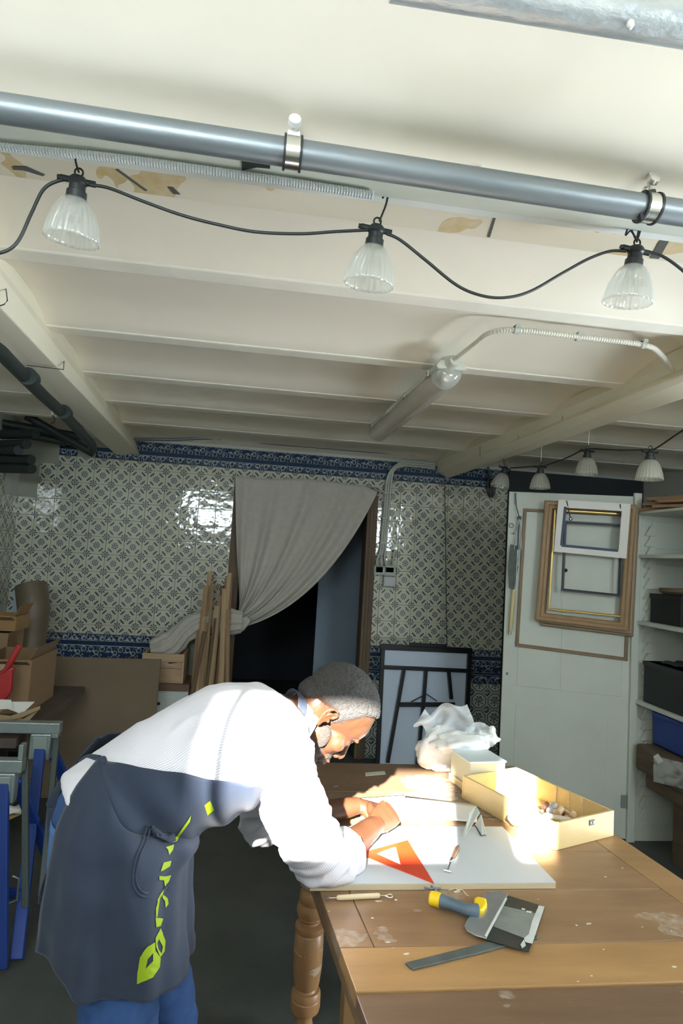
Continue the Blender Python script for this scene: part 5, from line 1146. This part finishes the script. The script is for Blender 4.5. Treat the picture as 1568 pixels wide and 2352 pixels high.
dF = Vector((.9, -.10, -.12)); hand(body, wrF, dF, Vector((.15, .1, 1)), Vector((.3, -.95, .0)), [(22, 40, 28), (26, 42, 30), (30, 44, 30), (34, 44, 30)], sc=.96)
bme = fuse(body, .0034, 3, .45)
skin = bpy.data.materials.new('brown_skin'); skin.use_nodes = True
sk = mat('skin', (.090, .036, .017), .42, c2=(.070, .028, .013), ns=14, bump=.08, bscale=260, spec=.4)
sk.node_tree.nodes['Principled BSDF'].inputs['Subsurface Weight'].default_value = .06
sk.node_tree.nodes['Principled BSDF'].inputs['Subsurface Radius'].default_value = (.01, .004, .002)
man = thing('person', 'bearded man in striped shirt and navy apron bending low over the work table', 'person', (-.2, 1.45, 0))
bo = part('body', bme, sk, man, smooth=True)
bc, bn = co(bme), nrm(bme); rest = (bc[:, 0] > .165) & (bc[:, 1] > 1.50) & (bc[:, 2] > .6); bc[rest, 2] = np.maximum(bc[rest, 2], np.where(bc[rest, 1] > 1.545, BZ+.001, TZ+.002)); setco(bme, bc)
HOa, hfa, hsa, hua = (np.array(v) for v in (HO, hf, hs, hu))
lf, ls, lu = (bc-HOa)@hfa, (bc-HOa)@hsa, (bc-HOa)@hua
def smst(x): x = np.clip(x, 0, 1); return x*x*(3-2*x)
def noise_arr(pts, sc, seed=0.0): return np.array([noise.noise(Vector((p[0]*sc+seed, p[1]*sc, p[2]*sc))) for p in pts])
def shell(name, mask, off, m, lab=None, parent=None, fade=None):
    """a layer grown outwards from the body surface where mask > 0; off = thickness per vertex"""
    idx = np.full(len(bc), -1); fcs = []
    loops = np.empty(len(bme.loops), dtype=int); bme.loops.foreach_get('vertex_index', loops)
    ls_ = np.empty(len(bme.polygons), dtype=int); lt_ = np.empty(len(bme.polygons), dtype=int)
    bme.polygons.foreach_get('loop_start', ls_); bme.polygons.foreach_get('loop_total', lt_)
    for a, c in zip(ls_, lt_):
        vv = loops[a:a+c]
        if mask[vv].min() > 0: fcs.append(vv)
    used = sorted({int(v) for f in fcs for v in f}); idx[used] = range(len(used))
    vs = [tuple(v) for v in (bc+bn*off[:, None])[used]]
    mb = MB(); mb.v = vs; mb.f = [tuple(int(idx[v]) for v in f) for f in fcs]
    o = part(name, mb, m, parent or man, smooth=True, label=lab)
    at_ = o.data.attributes.new('cover', 'FLOAT', 'POINT'); at_.data.foreach_set('value', fade[used].astype(np.float32)); return o
def faded(m, sc, lo, skinc=(.08, .033, .017)):
    nt = m.node_tree; b = nt.nodes['Principled BSDF']; a_ = nt.nodes.new('ShaderNodeAttribute'); a_.attribute_name = 'cover'
    k = (Ex(nt, a_.outputs['Fac'])*1.15+lo-nz(nt, sc, 2)).gt(0); mx = nt.nodes.new('ShaderNodeMix'); mx.data_type = 'RGBA'
    mx.inputs[6].default_value = (*skinc, 1); link(nt, b.inputs['Base Color'].links[0].from_socket, mx.inputs[7])
    link(nt, k.k, mx.inputs[0]); link(nt, mx.outputs[2], b.inputs['Base Color'])
# hair: cropped, receding at the temples
FU, FF = [-.04, -.03, .003, .036, .064, .08, .09, .10, .13], [-.012, .002, .006, .018, .032, .045, .065, .11, .25]
UF, UU = [-.15, -.10, -.083, -.07, -.045, -.025, -.008, .004, .02, .2], [-.06, -.045, -.02, .006, .014, .022, .010, -.03, -.04, -.04]
hl = np.minimum(np.interp(lu, FU, FF)-lf, lu-np.interp(lf, UF, UU)); near_head = (np.abs(ls) < .11) & (lf > -.15) & (lf < .14) & (lu < .2) & (lu > -.2)
sel = near_head & (hl > 0) & ~((np.abs(ls) > .0775) & (lf < .006) & (lf > -.055) & (lu < .036) & (lu > -.05))
nzv = np.zeros(len(bc)); ii = np.where(sel)[0]; nzv[ii] = noise_arr(bc[ii], 160)+.6*noise_arr(bc[ii], 330, 5)
hoff = smst(hl/.024)*(.0085+.0035*nzv)
hairm = mat('cropped_black_hair', (.016, .015, .015), .7, c2=(.16, .15, .145), ns=420, namt=.38, bump=1.0, bscale=420, spec=.5)  # pale speckle in the colour stands in for sun caught by the curls
faded(hairm, 420, .18)
shell('hair', np.where(sel, hl, -1), hoff+.0004, hairm, fade=smst(hl/.030))
# beard and moustache
def segd(f, u, pts):
    d = np.full(len(f), 9.)
    for (a, b_), (c, e) in zip(pts[:-1], pts[1:]):
        t_ = np.clip(((f-a)*(c-a)+(u-b_)*(e-b_))/((c-a)**2+(e-b_)**2), 0, 1); d = np.minimum(d, np.hypot(f-a-t_*(c-a), u-b_-t_*(e-b_)))
    return d
bd = .018-segd(lf, lu, [(.008, -.02), (.024, -.045), (.048, -.080), (.078, -.108)])
mo = np.minimum.reduce([-.045-lu, lu+.063, lf-.068])      # moustache band
mo = np.maximum(mo, np.minimum(.010-segd(lf, lu, [(.078, -.055), (.072, -.075), (.078, -.10)]), .04-np.abs(ls)))
mouth = (np.abs(lu+.0705) < .010) & (lf > .079) & (np.abs(ls) < .024)
bsel = near_head & ((bd > 0) | (mo > 0)) & ~mouth & (lu > -.14)
v = np.where(bsel, np.maximum(bd, mo), -1); ii = np.where(bsel)[0]; nzv[ii] = noise_arr(bc[ii], 190, 3)
beardm = mat('short_black_beard', (.028, .022, .018), .8, c2=(.10, .07, .055), ns=300, namt=.4, bump=.8, bscale=420); faded(beardm, 380, .15)
shell('beard', v, smst(v/.012)*(.0026+.0012*nzv)+.0003, beardm, fade=smst(v/.012))
for s_ in (1, -1):
    part('eyebrow', MB().tube(smoothpath([HL(.094, .012*s_, .022), HL(.095, .024*s_, .027), HL(.087, .038*s_, .025), HL(.076, .047*s_, .019)], 4), [.0028]*6+[.0022]*7, 8), hairm, man, smooth=True)
    part('eyelashes', MB().tube(smoothpath([HL(.0875, .020*s_, -.005), HL(.0885, .030*s_, -.009), HL(.081, .042*s_, -.006)], 4), .0014, 6), hairm, man)
part('tool_handle', MB().tube([gripN+Vector((.012, .0, .05)), gripN+Vector((.0, .0, -.0)), Vector((gripN.x+.015, gripN.y+.01, BZ+.035))], .006, 10), mat('dark_tool', (.05, .045, .04), .4), None) if False else None
th_ = thing('carving_knife', 'thin tool held upright in the closed near hand above the board', 'tool', (gripN.x, gripN.y, BZ))
part('handle', MB().tube([gripN+Vector((-.01, -.01, .055)), gripN+Vector((.0, .0, .02)), gripN+Vector((.012, .012, -.02))], [.005, .0065, .005], 10), tc_[0], th_, smooth='auto')
part('tip', MB().tube([gripN+Vector((.012, .012, -.02)), Vector((gripN.x+.025, gripN.y+.022, BZ+.001))], [.0025, .001], 8), chrome, th_)

# ---- shirt
sh_ = MB(); G = .013
loft(sh_, [pel, w1, w2, ch, uc, nk+(uc-nk)*.42], [(.13, .165), (.118, .15), (.122, .155), (.132, .175), (.115, .165), (.070, .080)], NS, 36, cap=.2)
nslv = [P(618, 1688, Y=1.46), P(634, 1712, Y=1.42), P(652, 1795, Y=1.46), P(690, 1885, Y=1.53), P(733, 1962, Y=1.585), P(764, 1984, Y=1.61), P(788, 1958, Y=1.65)]
loft(sh_, nslv, [.088, .080, .073, .074, .068, .062, .050], NS, 30)
loft(sh_, [P(779, 1972, Y=1.635), P(796, 1950, Y=1.665)], [.060, .056], NS, 26, cap=.15)      # rolled cuff
sh_.tube([P(752, 2022, Y=1.60), P(764, 2036, Y=1.58)], [.03, .012], 10)
fslv = [shF+(uc-shF)*.4, shF, shF.lerp(elF, .45), P(600, 1880, Y=1.84), P(612, 1893, Y=1.845)]
loft(sh_, fslv, [.095, .080, .066, .062, .058], NS, 28)
loft(sh_, [P(600, 1880, Y=1.84), P(628, 1893, Y=1.85)], [.070, .060], NS, 26, cap=.2)
sme = fuse(sh_, .0058, 5, .5)
sc_ = co(sme); sn = nrm(sme)
bones = [(pel, w2, .14, 0), (w2, ch, .14, 0), (ch, uc, .14, 0), (uc, nk, .10, 0), (nslv[1], nslv[3], .08, 1), (nslv[3], nslv[5], .07, 1), (nslv[5], nslv[6], .055, 1), (shF, elF, .075, 2), (elF, fslv[-1], .06, 2)]
best = np.full(len(sc_), 9e9); ang = np.zeros(len(sc_)); along = np.zeros(len(sc_)); which = np.zeros(len(sc_), int)
for a, b_, r, g in bones:
    a_, b2 = np.array(a), np.array(b_); d = b2-a_; L = np.linalg.norm(d); d = d/L
    tt = np.clip((sc_-a_)@d, -.02, L+.02); q = sc_-(a_+tt[:, None]*d); dist = np.linalg.norm(q, axis=1)/r
    ref = np.array((0, 0, 1.)) if g == 0 else np.array((0, -1., 0)); e1_ = ref-d*(ref@d); e1_ /= np.linalg.norm(e1_); e2_ = np.cross(d, e1_)
    an = np.arctan2(q@e2_, q@e1_)*r
    m_ = dist < best; best[m_] = dist[m_]; ang[m_] = an[m_]; along[m_] = tt[m_]; which[m_] = g
# folds: long soft creases across the sleeves and diagonal pulls over the back
f1 = noise_arr(np.c_[sc_[:, 0]*.9+sc_[:, 2]*.6, sc_[:, 1], sc_[:, 2]*1.7-sc_[:, 0]], 13)
f2 = noise_arr(sc_, 28, 9)
elb = np.exp(-((np.linalg.norm(sc_-np.array(P(750, 1960, Y=1.59)), axis=1))/.11)**2)
fold = .0055*(1-np.abs(f1)*2.2)*(.5+.9*(which > 0))+.0022*f2+elb*.006*np.sin(along*140+ang*22)
sc2 = sc_+sn*fold[:, None]; rest = (sc2[:, 0] > .165) & (sc2[:, 1] > 1.50); sc2[rest, 2] = np.maximum(sc2[rest, 2], np.where(sc2[rest, 1] > 1.545, BZ+.0015, TZ+.001)); setco(sme, sc2)
at_ = sme.attributes.new('stripe', 'FLOAT', 'POINT'); at_.data.foreach_set('value', ang.astype(np.float32))
shirtm = mat('striped_shirt', (.74, .73, .77), .8, sheen=.1, bump=.04, bscale=300)
nt = shirtm.node_tree; an_ = nt.nodes.new('ShaderNodeAttribute'); an_.attribute_name = 'stripe'
k = ((Ex(nt, an_.outputs['Fac'])*1450).sin()).gt(.3); mx = nt.nodes.new('ShaderNodeMix'); mx.data_type = 'RGBA'; mx.inputs[6].default_value = (.78, .77, .80, 1); mx.inputs[7].default_value = (.58, .55, .66, 1)
link(nt, k.k, mx.inputs[0]); link(nt, mx.outputs[2], nt.nodes['Principled BSDF'].inputs['Base Color'])
shirt = part('shirt', sme, shirtm, man, smooth=True)
# collar and apron strap round the neck
def ring(c, ax_, up_, r1, r2, w_, n=40, lean=0, a0=0, a1=2*PI):
    ax_ = Vector(ax_).normalized(); u_ = (Vector(up_)-ax_*Vector(up_).dot(ax_)).normalized(); v_ = ax_.cross(u_)
    def fn(i, j):
        a = a0+(a1-a0)*i; rr = 1+lean*j
        return c+(u_*math.cos(a)*r1+v_*math.sin(a)*r2)*rr+ax_*(w_*(j-.5)+.006*math.sin(a*2))
    return MB().grid(fn, n, 4)
nax = Vector((.86, .12, -.28)); cc = P(686, 1662, Y=1.562)
part('collar', ring(cc+nax*.006, nax, (0, 0, 1), .061, .062, .034, lean=-.08), shirtm, shirt, smooth=True, solid=.0035)
part('collar_fold', ring(cc-nax*.010, nax, (0, 0, 1), .069, .070, .028, lean=-.10), shirtm, shirt, smooth=True, solid=.003)

# ---- jeans and shoes
jn = MB()
loft(jn, [P(268, 1850, Y=1.44), pel+Vector((.012, 0, 0)), pel+Vector((.025, 0, -.07))], [(.10, .14), (.112, .155), (.108, .155)], NS, 32)
for h_, k_, a_ in ((hipN, knN, anN), (hipF, knF, anF)):
    loft(jn, [h_+Vector((0, 0, .05)), h_, h_.lerp(k_, .5), k_, k_.lerp(a_, .5), a_-Vector((0, 0, .02))], [.085, .087, .078, .068, .064, .062], NS, 26)
jme = fuse(jn, .008, 4, .5); jc, jn_ = co(jme), nrm(jme)
setco(jme, jc+jn_*(.004*noise_arr(jc, 22, 4)+.003*(1-2*np.abs(noise_arr(jc*np.array((1, 1, 2.2)), 14, 1))))[:, None])
denim = mat('blue_denim', (.030, .085, .24), .85, c2=(.02, .058, .17), ns=40, bump=.12, bscale=500)
jeans = part('jeans', jme, denim, man, smooth=True)
part('back_pocket', MB().grid(lambda u, v_: pel+HD*(-.100+.030*u*u)+Vector((0, 0, .02-.10*v_))+NS*(.02+.09*u), 6, 6), mat('faded_denim', (.075, .17, .38), .85), jeans, smooth=True, solid=.003)
for a_ in (anN, anF):
    sm = MB(); loft(sm, [Vector((a_.x, a_.y, .045))-HD*.045, Vector((a_.x, a_.y, .045))+HD*.06, Vector((a_.x, a_.y, .034))+HD*.17], [(.04, .042), (.04, .048), (.026, .040)], NS, 20)
    loft(sm, [Vector((a_.x, a_.y, .05)), Vector((a_.x, a_.y, .11))], [.045, .043], NS, 20)
    sh_me = fuse(sm, .006, 3); o = part('shoe', sh_me, mat('dark_shoe', (.03, .03, .032), .5) if 'dark_shoe' not in MATS else MATS['dark_shoe'], man, smooth=True)
    part('sole', MB().prism([Vector((a_.x, a_.y, .0))+HD*u+NS*v_ for u, v_ in ((-.09, -.03), (-.06, -.045), (.05, -.048), (.16, -.045), (.205, -.02), (.205, .02), (.16, .045), (.05, .048), (-.06, .045), (-.09, .03))], (0, 0, .016)), rubber, o, bevel=.003)

# ---- apron
apm = mat('navy_canvas', (.022, .034, .064), .85, c2=(.016, .026, .050), ns=7, bump=.10, bscale=420, sheen=.1)
apron = man
def tors(t):
    K = [(pel+Vector((0, 0, .035)), .142, .178), (w1, .133, .165), (w2, .140, .168), (ch, .147, .180), (uc.lerp(ch, .45), .140, .17)]
    x = t*(len(K)-1); k = min(int(x), len(K)-2); f = x-k
    pts = [q[0] for q in K]; p = pts[k].lerp(pts[k+1], f); d = (pts[min(k+1, len(K)-1)]-pts[max(k-0, 0)]).normalized()
    d = ((pts[min(k+1, 4)]-pts[k]).normalized()*(1-f)+(pts[min(k+2, 4)]-pts[min(k+1, 3)]).normalized()*f).normalized()
    return p, d, K[k][1]*(1-f)+K[k+1][1]*f, K[k][2]*(1-f)+K[k+1][2]*f
def proj(p):
    v_ = p-O; z = v_.dot(fwd); return 784+F*v_.dot(RT)/z, 1176-F*v_.dot(UP)/z
def edge_at(t_):
    p, d, r1, r2 = tors(t_); l_ = (NS-d*NS.dot(d)).normalized(); n_ = l_.cross(d)
    if n_.z < 0: n_ = -n_
    for e in range(165, 25, -2):
        x, y = proj(p+(-n_*math.cos(R(e))*r1+l_*math.sin(R(e))*r2))
        if y > 1745+(x-235)*.164: return e
    return 30
EDT = [i/12 for i in range(13)]; EDV = [edge_at(t_) for t_ in EDT]
def bibf(i, j):
    t_ = j; p, d, r1, r2 = tors(t_); l_ = (NS-d*NS.dot(d)).normalized(); n_ = l_.cross(d)
    if n_.z < 0: n_ = -n_
    e = np.interp(t_, EDT, EDV); a = R(e)*(i*2-1)
    sag = .018*math.exp(-(a/.9)**2)*(1+.6*math.sin(t_*17+1)*.5)*math.sin(PI*min(1, t_*1.05))
    wv = 1+.025*math.sin(t_*30+a*2)+.02*noise.noise(Vector((a*2, t_*7, 3)))
    return p+(-n_*math.cos(a)*(r1*wv+sag)+l_*math.sin(a)*r2*wv)
CX = [(1.15, -.268, 1.425, .085, .150), (1.07, -.270, 1.43, .135, .180), (1.0, -.262, 1.43, .148, .190), (.92, -.262, 1.43, .150, .194), (.83, -.262, 1.435, .156, .197), (.69, -.256, 1.44, .168, .196)]
def skf(i, j):
    z_top = 1.13; a = R(156)*(i*2-1); hem = .742-.030*max(0, math.cos(a))+.06*float(smst(np.array((abs(a)-1.95)/.7)))
    z = z_top+(hem-z_top)*j; zs = [c[0] for c in CX][::-1]
    cx, cy, rx, ry = (np.interp(z, zs, [c[k] for c in CX][::-1]) for k in (1, 2, 3, 4))
    gr = math.exp(-((math.degrees(a)-(128-52*j))/9)**2)*.030*min(1, j*2)
    fl = 1+.046*math.sin(a*5+1.2+.8*j)*j+.030*math.sin(a*9+2*j)*(.2+j)+.06*noise.noise(Vector((a*1.5, z*6, 2)))+.014*math.sin(a*17+6*z)*(.3+j)+.03*noise.noise(Vector((a*3, z*14, 8)))-gr
    b_ = Vector((cx, cy, z))+HD*math.cos(a)*rx*fl+NS*math.sin(a)*ry*fl
    g = math.exp(-((z-.985)/.03)**2)*math.exp(-((a-.7)/.55)**2)     # the cloth bunches where the man folds at the hip
    b_ = b_+HD*(.022*g)-Vector((0, 0, .012*g))
    if j < .34:
        k = 1-smst(np.array(j/.34)); q = bibf(i, T0); b_ = b_.lerp(q, float(k))
    return b_
T0 = .10
bib = MB().grid(lambda i, j: bibf(i, T0+(1-T0)*j), 60, 44)
skirt = MB().grid(skf, 90, 60)
ap_s = part('apron', skirt, apm, man, smooth=True, solid=.003)
bib_o = part('apron_bib', bib, apm, man, smooth=True, solid=.003)
part('apron_strap', ring(cc-nax*.030, nax, (0, 0, 1), .074, .076, .024, lean=-.06), apm, bib_o, smooth=True, solid=.003)
# ties and loose far flap behind
tie = smoothpath([P(236, 1748, Y=1.38), P(205, 1746, Y=1.44), P(178, 1766, Y=1.5), P(150, 1795, Y=1.52), P(128, 1830, Y=1.54), P(110, 1862, Y=1.54)], 4)
part('waist_tie', MB().grid(lambda u, v_: tie[min(int(u*(len(tie)-1)), len(tie)-1)]+Vector((.012, .0, -.022-.012*u))*(v_-.3)*1.6, len(tie)-1, 3), apm, ap_s, smooth=True, solid=.004)
part('tie_end', MB().grid(lambda u, v_: P(108+16*u+8*v_-4*math.sin(v_*3), 1858+150*v_, Y=1.535-.01*u+.008*math.sin(v_*8)), 4, 18), apm, ap_s, smooth=True, solid=.003)
part('tie_knot', blob(P(234, 1748, Y=1.34), .010, .009, .009, 3, .3, 16, 10), apm, ap_s, smooth=True)
# printing and pocket laid on the cloth
from mathutils.bvhtree import BVHTree
def bvh_of(mb): return BVHTree.FromPolygons([Vector(v_) for v_ in mb.v], mb.f)
both = MB().add(skirt.v, skirt.f).add(bib.v, bib.f); BV = bvh_of(both)
def lay(poly, off, holes=()):
    """subdivide a picture-plane polygon and drop its points on the apron surface"""
    bm = bmesh.new(); loops = [poly]+list(holes); ed = []
    for lp_ in loops:
        n_ = len(lp_); pts = []
        for k in range(n_):
            a, b_ = Vector((*lp_[k], 0)), Vector((*lp_[(k+1) % n_], 0)); m_ = max(1, int((b_-a).length/5))
            pts += [a.lerp(b_, i/m_) for i in range(m_)]
        vs = [bm.verts.new(p) for p in pts]; ed += [bm.edges.new((vs[i], vs[(i+1) % len(vs)])) for i in range(len(vs))]
    bmesh.ops.triangle_fill(bm, use_beauty=True, edges=ed)
    bmesh.ops.subdivide_edges(bm, edges=bm.edges[:], cuts=1, use_grid_fill=True)
    bmesh.ops.triangulate(bm, faces=bm.faces[:])
    mb = MB(); ok = {}
    for v_ in bm.verts:
        d = ray(v_.co.x, v_.co.y).normalized(); loc, nr, _, dist = BV.ray_cast(O, d)
        if loc is None: continue
        if nr.dot(d) > 0: nr = -nr
        ok[v_] = len(mb.v); mb.v.append(tuple(loc+nr*off))
    for f in bm.faces:
        if all(v_ in ok for v_ in f.verts):
            q = [Vector(mb.v[ok[v_]]) for v_ in f.verts]
            if max((q[i]-q[(i+1) % 3]).length for i in range(3)) < .03: mb.f.append(tuple(ok[v_] for v_ in f.verts))
    bm.free(); return mb
lime = mat('lime_print', (.28, .40, .008), .7)
GL = [([(316, 2258), (317, 2233), (322, 2196), (336, 2173), (353, 2163), (354, 2183), (366, 2200), (364, 2220), (349, 2243)], [[(349, 2188), (338, 2201), (334, 2223), (349, 2206)]]),
      ([(366, 2131), (378, 2159), (376, 2183), (365, 2198), (355, 2173), (354, 2153)], [[(362, 2156), (371, 2173), (368, 2189), (361, 2180), (358, 2166)]]),
      ([(354, 2107), (372, 2109), (366, 2126), (356, 2129)], []), ([(355, 2106), (355, 2085), (361, 2065), (365, 2058), (360, 2090), (358, 2106)], []),
      ([(370, 2053), (383, 2062), (385, 2075), (378, 2084), (376, 2068), (370, 2062)], []), ([(358, 2072), (359, 2065), (366, 2052), (375, 2041), (370, 2054), (364, 2064)], []),
      ([(363, 2011), (377, 2012), (391, 2009), (385, 2025), (376, 2036), (373, 2021), (363, 2020)], []), ([(366, 2001), (373, 1981), (391, 1976), (388, 1988), (373, 1998)], []),
      ([(378, 1947), (398, 1940), (395, 1952), (386, 1964), (383, 1952)], []), ([(391, 1937), (403, 1924), (412, 1908), (437, 1871), (434, 1886), (414, 1914), (404, 1934)], []),
      ([(470, 1847), (482, 1837), (492, 1858), (477, 1870)], [])]
for poly, holes in GL:
    m_ = lay(poly, .0032, holes)
    if m_.f: part('printed_letter', m_, lime, ap_s, smooth=True, label='lime green printed letter' if poly is GL[0][0] else None)
PK = [(342, 1892), (356, 1890), (400, 1922), (398, 1990), (392, 2034), (372, 2058), (330, 2062), (308, 2046), (302, 2010), (312, 1960), (330, 1900)]
m_ = lay(PK, .0026); part('pocket', m_, apm, ap_s, smooth=True)
for a_ in range(2):
    pts = []
    for x, y in ([(338, 1896), (330, 1925), (314, 1965), (305, 2010), (310, 2042), (330, 2060), (372, 2056), (390, 2036)] if a_ == 0 else [(346, 1898), (338, 1928), (322, 1966), (313, 2010), (317, 2036), (334, 2051), (370, 2047), (384, 2030)]):
        d = ray(x, y).normalized(); loc, nr, _, _ = BV.ray_cast(O, d)
        if loc: pts.append(loc-d*.004)
    if len(pts) > 3: part('pocket_seam', MB().tube(smoothpath(pts, 5), .0016, 6), apm, ap_s, smooth=True)
m_ = lay([(342, 1892), (356, 1890), (392, 1918), (396, 1936), (380, 1940), (352, 1928)], .010); part('pocket_mouth', m_, mat('pocket_mouth_cloth', (.030, .040, .062), .9), ap_s, smooth=True, solid=.004)  # mouth of the pocket in a slightly greyer navy
